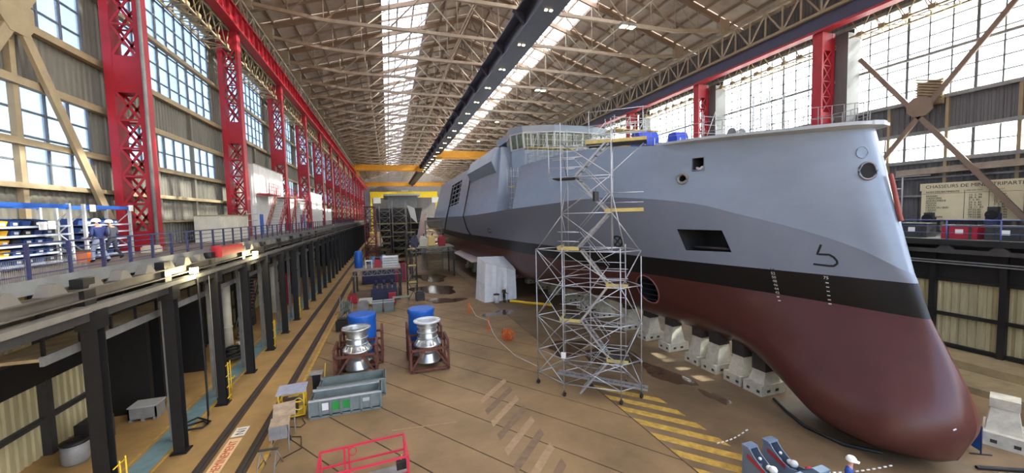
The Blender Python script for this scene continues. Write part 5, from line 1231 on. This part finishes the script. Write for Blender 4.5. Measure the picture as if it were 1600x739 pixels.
# ------------------------------------------------------------------ far side: ledge, lower wall, gallery, board
tag(MB().box(28.6,33.6,-24,180,0,.35).box(31.2,33.6,-24,180,.35,.8).build('dock_ledge', M('ledge_concrete', (140,122,88), .8, var=.2)), 'stepped concrete ledge along the foot of the wall behind the ship', 'ledge')
wl2 = struct('wall_front', 'yellowish corrugated wall below the far gallery behind the ship', 'wall')
for i in range(-8, 30): sheet(wl2, CLADY, 33.9, i*3.04, 3.04, .8, 5.05, True)
for z in (.95, 2.9, 5.1): MB().box(33.6,33.85,-24,92,z-.1,z+.1).build('girt', BLACK, wl2)
for i in range(-8, 30): MB().box(33.45,33.85,i*3.04-.14,i*3.04+.14,.8,7.5).build('wall_post', BLACK, wl2)
MB().box(33.7,33.9,-24,92,5.1,7.5).build('dark_fascia', BLACK, wl2)
g2 = thing('far_gallery', 'dark steel gallery with blue railing behind the ship bow', 'gallery')
MB().box(32.4,43.4,-24,180,7.55,7.7).build('deck', DGREY, g2); MB().box(32.4,32.6,-24,180,6.9,7.15).build('lower_beam', DGREY, g2); MB().box(32.35,32.65,-24,180,7.4,7.75).build('edge_beam', BLACK, g2)
for i in range(30): MB().prism([(-.4,7.15),(.4,7.15),(.15,7.42),(-.15,7.42)], 'x', 32.4, 32.6).build('beam_bracket', DGREY, g2, loc=(0, -10+i*2.2, 0))
for z in (6.2, 6.35): MB().tube((33.2,-24,z),(33.2,120,z),.05,6).build('pipe', GREY, g2)
for i in range(12): MB().box(32.5,32.9,-14+i*6.1,-13.6+i*6.1,0.8,7.4).build('post', BLACK, g2)
r2 = thing('far_railing', 'blue tube railing on the edge of the gallery behind the bow', 'railing'); BR = M('rail_blue', (64,78,130), .5)
for z in (8.15, 8.55): MB().tube((32.5,-24,z),(32.5,120,z),.018,6).build('mid_rail', BR, r2)
MB().tube((32.5,-24,8.92),(32.5,120,8.92),.03,8).build('top_rail', BR, r2)
for i in range(46): MB().tube((32.5,-10+i*2.2,7.5),(32.5,-10+i*2.2,8.92),.035,6).build('rail_post', BR, r2)
t = thing('red_girder', 'red steel girder stub on the far gallery edge beside the bow', 'girder', (32.2, 19.9, 6.6)); MB().box(-.3,.3,-2.4,0,.9,1.05).build('flange', LGREY, t); MB().box(-.12,.12,-2.4,0,.1,.9).build('web', RED, t); MB().box(-.3,.3,-2.4,0,0,.1).build('flange', RED, t); MB().prism([(0,.1),(1.6,.1),(0,-1.2)], 'x', -.1, .1).build('haunch', RED, t)
for i, (y, c, hh) in enumerate(((14.3, RED, .8), (16.6, DGREY, .9), (18.6, RED, .7), (20.4, DGREY, .8), (12.4, DGREY, .8))):
    t = thing('gallery_crate', ['red metal crate behind the blue rail under the ship board', 'dark machine crate behind the blue rail between the red crates', 'short red crate with a white label behind the blue rail', 'dark crate behind the blue rail next to the red girder', 'dark crate at the far end of the blue rail'][i], 'crate', (34.0, y, 7.7)); MB().box(0,1.0,-.8,.8,0,hh).build('crate_body', c, t); MB().box(-.03,1.03,-.83,.83,hh,hh+.05).build('lid', DGREY, t); MB().box(-.02,0,-.2,.15,hh*.4,hh*.75).build('label_plate', WHITE, t)
    for yy in (-.5,.5): MB().box(-.03,0,yy-.06,yy+.06,0,hh).build('corner_post', DGREY, t)
brd = thing('ship_name_board', 'cream painted board listing minehunter names and dates on the dark wall', 'board', (43.0, 0, 0))
BRDM = M('board_cream', (214,204,168), .7, var=.06); BLK = M('board_letter', (40,36,32), .7, var=0)
MB().box(0,.08,14.9,20.4,8.6,11.25).build('panel', BRDM, brd); MB().box(-.03,.08,14.7,20.5,11.0,11.6).build('header_panel', BRDM, brd)
for y in (17.85, 16.55): MB().box(-.012,0,y-.012,y+.012,8.7,10.95).build('rule_line', BLK, brd)
MB().box(-.012,0,14.95,20.35,10.72,10.74).build('rule_line', BLK, brd)
def bt(y, z, s_, body): return text('lettering', body, s_, BLK, brd, frame4((-.04, y, z), (0,-1,0), (0,0,1)), 'LEFT', .002)
bt(20.15, 11.18, .37, 'CHASSEURS DE MINES TRIPARTITES'); bt(20.1, 10.8, .2, 'NOM DES BATIMENTS'); bt(17.75, 10.86, .13, 'MISE SUR CALE'); bt(16.5, 10.86, .13, 'MISE A FLOT')
rowsT = [('ERIDAN','12. 2. 79','7. 3. 80'),('CASSIOPEE','28. 6. 80','26. 9. 81'),('ANDROMEDE','7. 3. 81','22. 5. 82'),('PEGASE','24. 6. 81','23. 4. 83'),('ORION','22. 5. 82','9. 2. 85'),('CROIX DU SUD','16. 11. 83','6. 2. 86'),("L'AIGLE",'07.02.85','08.03.86'),('LYRE','07.02.85','15.11.86'),('PERSEE','08.03.86','19.03.88'),('SAGITTAIRE','19.03.88','12.11.88')]
for i, r_ in enumerate(rowsT):
    z = 10.47-i*.19; bt(20.1, z, .2, r_[0]); bt(17.6, z, .2, r_[1]); bt(16.3, z, .2, r_[2])
for x, y, h_, lab in ((42.0, 19.4, 1.5, 'dark machine with handwheel on the far gallery in front of the board'), (42.0, 15.9, 1.9, 'dark blue control cabinet in front of the board dates')):
    t = thing('gallery_machine', lab, 'machine', (x, y, 7.7)); MB().box(-.3,.3,-.3,.3,0,h_*.75).build('cabinet', NAVY if h_ > 1.6 else DGREY, t); MB().box(-.2,.2,-.25,.25,h_*.75,h_).build('head', DGREY, t); MB().lathe([(.3,-.03),(.34,0),(.3,.03)], (0,0,0), 14).build('handwheel', BLACK, t, loc=(-.32,0,h_*.7), rot=(0,R(90),0))
t = thing('wall_frame', 'grey tube frame standing against the dark wall beside the board', 'frame', (42.8, 21.6, 7.7)); MB().tube((0,0,0),(0,0,4.6),.06,8).build('upright', LGREY, t); MB().tube((0,3.0,4.6),(0,-1.8,4.6),.05,8).build('cross_tube', LGREY, t); MB().tube((0,3.0,3.6),(0,0,3.6),.04,8).build('cross_tube', LGREY, t)
MB().bar((42.9,22,12.6),(42.9,12,12.8),.5,.5).build('lagged_pipe', M('lagging', (150,138,122), .9, var=.2)); tag(bpy.data.objects['lagged_pipe'], 'thick lagged pipe along the dark wall above the ship board', 'pipe')
# ------------------------------------------------------------------ overhead: cranes and floodlights
def crane(y, lab, half):
    """half-span crane between a red runway and the service beam: 'gallery' or 'ship' side"""
    t = thing('bridge_crane', lab, 'crane', (0, y, 0)); x0, x1 = (-11.85, 13.1) if half == 'gallery' else (16.5, 38.9)
    for s in (-1.4, 1.4):
        g = MB().box(x0,x1,s-.35,s+.35,28.3,30.4).build('girder', CRANE, t); o_ = 1.78 if s > 0 else -1.78
        MB().box(x0,x1,o_-.04,o_+.04,29.9,30.0).build('hand_rail', CRANE, g)
    for xa, xb, za, zb in (((-12.42,-11.2,28.965,29.6),(12.4,14.6,28.2,28.87)) if half == 'gallery' else ((15.6,17.4,28.2,28.87),(38.5,39.78,27.985,28.8))):
        MB().box(xa,xb,-3.2,3.2,za,zb).build('end_carriage', CRANE, t)
    xm = (x0+x1)/2; MB().box(xm-1.2,xm+1.2,-1.1,1.1,28.6,30.3).build('trolley', LGREY, t)
    return t
crane(164.3, 'orange bridge crane between the gallery runway and the dark service beam', 'gallery')
crane(126.1, 'orange bridge crane between the service beam and the runway behind the ship', 'ship')
crane(248.5, 'orange bridge crane on the gallery side beyond the bright yellow crane', 'gallery')
crane(248.5, 'orange bridge crane on the ship side beyond the bright yellow crane', 'ship')
t = thing('gantry_crane', 'bright yellow gantry crane on end legs at the far end of the hall', 'crane', (0, 236, 0))
for s in (-1.4, 1.4): MB().box(-9.2,28.8,s-.35,s+.35,20.6,24.0).build('girder', CRANEY, t)
for x in (-9.2, 27.9):
    for s in (-1.4, 1.4): MB().bar((x+.45,s*1.6,0),(x+.45,s,20.7),.9,.7).build('leg', CRANEY, t)
    MB().box(x,x+.9,-3.2,3.2,0,.8).build('end_carriage', CRANEY, t)
for x in (-7.6, 25.4): MB().box(x,x+4.0,-1.86,-1.74,17.4,20.65).build('notice_sheet', WHITE, t)
MB().box(8,12,-1.8,1.8,24.0,25.0).build('trolley', LGREY, t)
t = thing('hoist_block', 'orange hoist block hanging at the gallery end of the orange crane', 'hoist', (-10.6, 162.9, 25.6)); MB().box(-.5,.5,-.5,.5,0,2.0).build('block_body', CRANE, t); MB().tube((0,0,2.0),(0,0,2.74),.1,6).build('rope', DGREY, t)
for i, (x, y, n_) in enumerate(((25.7,38.1,2),(24.6,61.05,2),(24.0,84,1),(25.0,106.9,1),(2.9,61.05,1),(2.8,91.65,1),(2.8,122.25,1))):
    t = thing('floodlight', 'square yellow-lit floodlight hung under a roof truss', 'floodlight', (x, y-.3, 30.3), 0, 'floodlights on the trusses')
    for q in range(n_):
        dx = q*1.0; MB().box(dx-.4,dx+.4,-.35,.35,0,.35).build('housing', GREY, t); MB().add([(dx-.36,-.33,0),(dx+.36,-.33,0),(dx+.36,.33,-.02),(dx-.36,.33,-.02)], [(3,2,1,0)]).build('lens', LAMPW, t); MB().bar((dx,0,.3),(dx,.3,.6),.06).build('yoke', DGREY, t)
# ------------------------------------------------------------------ on the ship: covers and scaffolds
def blue_cover(x, y, z, L, D, h_, lab, rz_=0):
    t = thing('blue_cover', lab, 'cover', (x, y, z), rz_); B = M('cover_blue', (52,78,190), .45, var=.1)
    MB().prism([(-D/2,0),(D/2,0),(D/2,h_*.6),(D/3,h_),(-D/3,h_),(-D/2,h_*.6)], 'x', -L/2, L/2).build('cover_shell', B, t); MB().box(-L/2-.05,L/2+.05,-D/2-.05,D/2+.05,0,.12).build('skirt', DGREY, t)
    for x_ in (-.25,.25): MB().bar((x_*L,-D/2-.01,.1),(x_*L,-D/2-.01,h_*.6),.05).build('strap', WHITE, t)
blue_cover(16.55, 22.0, deckz(22.0), 1.5, 1.0, 1.0, 'blue moulded cover on the foredeck edge beside the tower landing'); blue_cover(17.75, 20.3, deckz(20.3), .9, .9, .95, 'small blue moulded cover on the foredeck near the overhang plate')
blue_cover(20.0, 42.5, 19.2, 2.6, 1.2, .9, 'long blue moulded cover on the bridge roof'); blue_cover(17.3, 42.8, 19.2, 1.3, 1.0, .9, 'short blue moulded cover on the bridge roof')
def deck_scaffold(x0, x1, y, z0, z1, lab, nx=5, dy=1.2, lv=2):
    t = thing('deck_scaffold', lab, 'scaffold', (0,0,0)); mb = MB()
    for i in range(nx+1):
        x = x0+(x1-x0)*i/nx
        for yy in (y, y+dy): MB().tube((x,yy,z0),(x,yy,z1),.028,5).build('standard', GALV, t)
    n = int((z1-z0)/.55)
    for j in range(n+1):
        z = z0+j*.55; MB().tube((x0-.2,y,z),(x1+.2,y,z),.022,5).build('ledger', GALV, t)
    for j in range(lv): z = z0+.2+j*(z1-z0)*.5; MB().box(x0,x1,y,y+dy,z,z+.06).build('board', WOOD, t)
    for i in range(nx):
        a, b = x0+(x1-x0)*i/nx, x0+(x1-x0)*(i+1)/nx; MB().tube((a,y,z0),(b,y,z1),.02,5).build('brace', GALV, t)
deck_scaffold(13.55, 19.0, 36.4, 14.58, 18.0, 'tube scaffold with planks in front of the bridge windows', 5)
deck_scaffold(19.6, 25.25, 36.4, 14.58, 17.6, 'tube scaffold in front of the starboard half of the bridge windows', 5)
deck_scaffold(11.95, 12.68, 37.0, 10.38, 14.6, 'tube scaffold standing in the recess of the ship side', 1, 1.4)
deck_scaffold(15.2, 19.0, 23.5, deckz(23.5), 16.6, 'low guard scaffold on the foredeck beyond the tower landing', 3)
# guard scaffold rising behind the bow
for i, (x, y, z) in enumerate(((18.5,15.6,deckz(15.6)),(20.4,21.0,deckz(21.0)))):
    deck_scaffold(x, x+2.2, y, z, z+2.6, ['thin tube scaffold on the starboard foredeck near the bow', 'thin tube scaffold on the starboard foredeck abaft the bow'][i], 2, 1.0, 0)
t = thing('deck_winch', 'dark winch unit on the foredeck against the bright windows', 'winch', (21.0, 18.9, deckz(18.7))); MB().box(-.6,.6,-.4,.4,0,.8).build('frame', DGREY, t); MB().lathe([(.35,-.4),(.35,-.36),(.22,-.34),(.22,.34),(.35,.36),(.35,.4)], (0,0,0), 14).build('drum', GREY, t, loc=(0,0,.9), rot=(0,R(90),0))
# ------------------------------------------------------------------ middle distance: platforms, machines, block
def table_scaffold(x0, x1, y0, y1, z, lab, rail=True):
    t = thing('work_platform', lab, 'platform', (0,0,0))
    MB().box(x0,x1,y0,y1,z-.15,z).build('deck', M('platform_deck', (150,138,120), .8, var=.2), t); mb = MB(); lattice(mb, (x0,y0,z-.75), (x1,y0,z-.75), (0,0,.6), 10, .06); mb.bar((x0,y0,z-.75),(x1,y0,z-.75),.08).build('edge_truss', GREY, t)
    for x in (x0+.1, x1-.1):
        for y in (y0+.1, y1-.1): MB().box(x-.12,x+.12,y-.12,y+.12,0,z-.15).build('leg', DGREY, t)
    if rail:
        for zz in (.5,1.0): MB().tube((x0,y1,z+zz),(x1,y1,z+zz),.03,5).tube((x0,y0,z+zz),(x0,y1,z+zz),.03,5).build('guard_rail', GREY, t)
    return t
table_scaffold(-4.4, 1.25, 50, 55, 3.5, 'wooden work platform on steel legs carrying the white box')
table_scaffold(3.2, 10.0, 62, 68, 4.9, 'long work platform under the far ship side with machines in yellow-lit tones')
t = thing('white_box', 'white slatted box on the wooden work platform', 'box', (-.9, 51.0, 3.5)); MB().box(0,1.9,0,1.8,0,1.3).build('box_body', WHITE, t)
for i in range(4): MB().box(-.03,1.93,-.04,0,.1+i*.32,.3+i*.32).build('slat', LGREY, t)
t = thing('compressor', 'red compressor beside the white box on the wooden platform', 'machine', (-1.9, 51.4, 3.5)); MB().box(0,.8,0,1.2,0,1.0).build('casing', RED, t); MB().lathe([(.3,0),(.3,.3)], (.4,.5,1.0), 12).build('filter', DGREY, t)
t = thing('blue_tank', 'tall blue tank at the corner of the wooden platform', 'tank', (-3.8, 52.4, 3.5)); MB().lathe([(.45,0),(.5,.1),(.5,1.9),(.35,2.15),(.001,2.2)], (0,0,0), 16).build('shell', BLUEC, t); MB().tube((.3,0,2.1),(.3,0,2.5),.06,6).build('neck', ORANGE, t)
t = thing('white_stool', 'white framed stand on the wooden platform', 'stand', (-2.9, 51.0, 3.5))
for x in (0,.7):
    for y in (0,.6): MB().bar((x,y,0),(x,y,.9),.08).build('leg', WHITE, t)
MB().box(-.05,.75,-.05,.65,.9,1.0).build('top', WHITE, t)
def engine(x, y, lab, s=1.0):
    t = thing('diesel_engine', lab, 'engine', (x, y, 0)); E = M('engine_navy', (40,42,70), .45, var=.2)
    MB().box(-1.6*s,1.6*s,-.6*s,.6*s,0,.25*s).build('skid', E, t); MB().box(-1.3*s,1.3*s,-.45*s,.45*s,.25*s,1.1*s).build('block', E, t)
    for i in range(5):
        for q in (-1,1): MB().box((-1.1+i*.5)*s,(-.75+i*.5)*s,(q*.3-.16)*s,(q*.3+.16)*s,1.1*s,1.55*s).build('cylinder_head', E, t)
    MB().lathe([(.45*s,-.1),(.45*s,.1)], (0,0,0), 16).build('flywheel', DGREY, t, loc=(1.5*s,0,.8*s), rot=(0,R(90),0))
    for i in range(3): MB().lathe([(.12*s,1.5*s),(.16*s,2.0*s)], ((-.8+i*.8)*s,0,0), 10).build('exhaust', E, t)
engine(-.8, 48.4, 'dark navy engine on a skid under the wooden platform', 1.15)
for i, x in enumerate((-1.95, -.8)):
    t = thing('square_bin', 'open grey-green steel bin standing in front of the navy engine', 'bin', (x, 41.7, 0), 0, 'square steel bins'); 
    MB().box(0,1.05,0,1.1,.1,.14).build('bottom', GREENY, t)
    for a in ((0,.05,0,1.1),(1.0,1.05,0,1.1),(0,1.05,0,.05),(0,1.05,1.05,1.1)): MB().box(*a, .1, 1.1).build('side_panel', GREENY, t)
    MB().box(-.03,1.08,-.03,.06,1.02,1.12).box(-.03,1.08,1.04,1.13,1.02,1.12).build('rim', LGREY, t); MB().box(0,1.05,0,.2,0,.1).box(0,1.05,.9,1.1,0,.1).build('skid', GREENY, t)
trestle_table(1.0, 43.6, 0, 'green-topped work bench beside the square steel bins', 1.8, 1.0, 1.1, M('bench_green', (120,130,100), .6))
t = thing('red_cabinet', 'dark red tool cabinet beside the green bench', 'cabinet', (-.3, 45.2, 0)); MB().box(0,.8,0,.7,.05,1.25).build('body', RED, t); MB().box(.05,.75,-.02,0,.1,1.2).build('door', RED, t); MB().box(.6,.66,-.05,-.02,.6,.8).build('handle', GREY, t)
t = thing('pallet_stack', 'pallet with cream board near the yellow line', 'pallet', (-3.6, 45.5, 0)); MB().box(0,1.6,0,1.1,.12,.2).build('deck', WOOD, t)
for x in (0,.7,1.45): MB().box(x,x+.15,0,1.1,0,.12).build('bearer', WOOD, t)
MB().box(.1,1.5,.2,.9,.2,.75).build('cream_carton', CREAM, t)
rr = random.Random(3)
cl = [('grey_case','grey steel case on the floor beside the engine skid',(-2.9,43.2),GREY),('green_case','dull green case beside the floor rail',(-4.6,43.4),M('dull_green',(96,110,92),.6)),('black_sack','black sack slumped beside the floor rail',(-4.2,36.4),BLACK),('red_pump','small red pump beside the yellow line under the wooden platform edge',(-4.3,47.6),RED),('dark_chest','dark chest on wheels by the tall scaffold leg',(3.2,46.0),DGREY)]
for nm, lab, (x, y), mt in cl:
    t = thing(nm, lab, nm.split('_')[1], (x, y, 0), rr.uniform(-.3,.3)); MB().box(-.5,.5,-.4,.4,.08,.9).build('body', mt, t); MB().prism([(-.45,.9),(.45,.9),(.3,1.1),(-.3,1.1)], 'y', -.35, .35).build('lid', mt, t)
    for x_ in (-.4,.4): MB().box(x_-.08,x_+.08,-.4,.4,0,.08).build('foot', DGREY, t)
mb = MB(); t = thing('pipe_trestle', 'cluttered grey tube rack standing beside the floor rail', 'rack', (-4.4, 39.5, 0))
for i in range(14):
    a = Vector((rr.uniform(-.6,.6), rr.uniform(-2,3), 0)); MB().tube(a, a+Vector((rr.uniform(-.3,.3), rr.uniform(-.5,.5), rr.uniform(.8,2.2))), .03, 5).build('tube', GREY, t)
for z in (.6,1.2): MB().tube((-.5,-2,z),(.4,3,z),.03,5).build('cross_tube', DGREY, t)
def tower(x0, x1, y0, y1, h_, lab, mat, lv=2.0, r=.05, boards=True):
    t = thing('scaffold_stack', lab, 'scaffold', (0,0,0)); c = [(x0,y0),(x1,y0),(x1,y1),(x0,y1)]
    for x, y in c: MB().tube((x,y,0),(x,y,h_),r,6).build('standard', mat, t)
    n = int(h_/lv)
    for j in range(1, n+1):
        z = j*lv
        mb = MB()
        for (a, b), (e, f) in zip(c, c[1:]+c[:1]): mb.tube((a,b,z),(e,f,z),r*.8,5); mb.tube((a,b,z-lv),(e,f,z),r*.7,5)
        mb.build('lift_frame', mat, t)
        if boards: MB().box(x0,x1,y0,y1,z-.06,z).build('board', WOOD, t)
tower(1.9, 3.0, 46.5, 48.3, 8.2, 'dark scaffold tower standing by the wooden platform', DGREY)
tower(-4.6, -2.6, 84, 92, 12.0, 'dark red scaffold tower beside the black posts far down the hall', M('dull_red_steel', (112,56,58), .6), 2.0, .12, False)
tower(1.0, 4.2, 95, 102, 13.5, 'grey scaffold tower in front of the dark ship block', GREY, 2.0, .09)
tower(6.4, 9.2, 70, 72, 9.0, 'thin scaffold tower under the stern part of the ship side', GREY, 1.5, .05)
tower(-2.0, .4, 98, 104, 12.5, 'grey scaffold tower between the dark red tower and the hull block', GREY, 1.6, .08)
tower(4.8, 7.4, 98, 104, 11.0, 'dark scaffold tower beside the gangway ramp', DGREY, 1.6, .08)
t = thing('lean_panel', 'white panel leaning on the scaffold beside the hull block', 'panel', (5.3, 97.5, 9.6)); MB().add([(0,0,0),(1.6,0,-1.6),(1.0,0,2.2),(-.8,0,3.0),(0,.2,0),(1.6,.2,-1.6),(1.0,.2,2.2),(-.8,.2,3.0)], [(0,1,2,3),(7,6,5,4),(0,4,5,1),(1,5,6,2),(2,6,7,3),(3,7,4,0)]).build('sheet', WHITE, t); MB().bar((0,.3,-9.6),(0,.3,2.0),.15).build('prop', GREY, t)
# a second, unpainted ship block further down
t = thing('hull_block', 'dark unpainted hull block standing far down the hall', 'hull block', (2.0, 108, 0)); DK = M('block_dark', (52,48,48), .6, var=.25, scale=.4)
MB().add([(-3,0,1.5),(5.5,0,1.5),(5.5,30,1.5),(-4,30,1.5),(-5.5,0,12),(7,0,12),(7,30,12),(-6.5,30,12)], [(3,2,1,0),(4,5,6,7),(0,1,5,4),(1,2,6,5),(2,3,7,6),(3,0,4,7)]).build('hull_shell', DK, t)
MB().box(-2,6,4,26,12,15.5).build('deck_house', GREY, t); MB().box(-3,6.8,2,28,15.5,16).build('house_roof', LGREY, t)
for i in range(5): MB().box(-3.5+i*2.2,-3.0+i*2.2,-.3,.3,0,11).build('rib', DGREY, t)
for i in range(4): MB().box(-2+i*2.0,-.7+i*2.0,2,28,0,1.5).build('block_support', CONC, t)
for z in (4.5, 8.0): MB().box(-5,7,-1.2,0,z,z+.12).build('staging_board', WOOD, t)
t = thing('gangway_ramp', 'long brown gangway ramp climbing beside the ship stern', 'ramp', (0,0,0)); MB().bar((5.6,72,5.0),(9.2,104,10.0),1.4,.25).build('ramp_deck', M('ramp_brown', (132,104,92), .7), t)
for s in (-.7,.7): MB().bar((5.6+s,72,6.0),(9.2+s,104,11.0),.06).bar((5.6+s,72,5.2),(9.2+s,104,10.2),.06,.4).build('side_rail', GREY, t)
for i in range(6): f = i/5; MB().bar((5.6+3.6*f,72+32*f,0),(5.6+3.6*f,72+32*f,5.0+5*f),.15).build('ramp_leg', GREY, t)
for i, (x, y, mt, lab) in enumerate(((5.2,63.5,CREAM,'cream lit machine on the long work platform'),(6.6,64.0,M('warm_lit_yellow',(236,206,130),.6),'generator with warm light in its yellow colour on the long work platform'),(8.2,63.6,RED,'red machine on the long work platform'),(3.9,64.0,NAVY,'navy blue cabinet on the long work platform'))):  # the pale yellow holds the yellow light falling on this group
    t = thing('platform_machine', lab, 'machine', (x, y, 4.9)); MB().box(-.55,.55,-.6,.6,.1,1.4).build('casing', mt, t); MB().box(-.4,.4,-.4,.4,1.4,1.7).build('cowl', mt, t); MB().box(-.5,.5,-.5,.5,0,.1).build('base', DGREY, t); MB().lathe([(.08,1.7),(.08,2.1)], (.2,0,0), 8).build('stack_pipe', DGREY, t)
for i, (x, y) in enumerate(((-3.0,78),(-1.2,80),(.2,77))):
    t = thing('tarp_bundle', 'bundle under light blue tarpaulin on the floor far down the hall', 'bundle', (x, y, 0), 0, 'blue tarp bundles'); MB().lathe([(1.1,0),(1.15,.9),(.8,1.8),(.3,2.3),(.001,2.35)], (0,0,0), 9).build('tarp', M('tarp_light_blue', (88,130,180), .5), t); MB().box(-1,1,-1,1,0,.1).build('base', WOOD, t)
t = thing('long_container', 'long navy and red container behind the wooden work platform', 'container', (-4.0, 60, 0)); MB().box(0,6.2,0,2.4,.15,2.9).build('body', M('container_navy', (52,52,92), .5, var=.15), t); MB().box(4.6,6.22,-.02,2.42,.15,2.9).build('red_end', RED, t)
for i in range(16): MB().box(.2+i*.38,.34+i*.38,-.05,0,.3,2.75).build('rib', M('container_navy', (52,52,92), .5), t)
MB().box(-.05,6.25,-.05,2.45,0,.15).build('base_frame', DGREY, t)
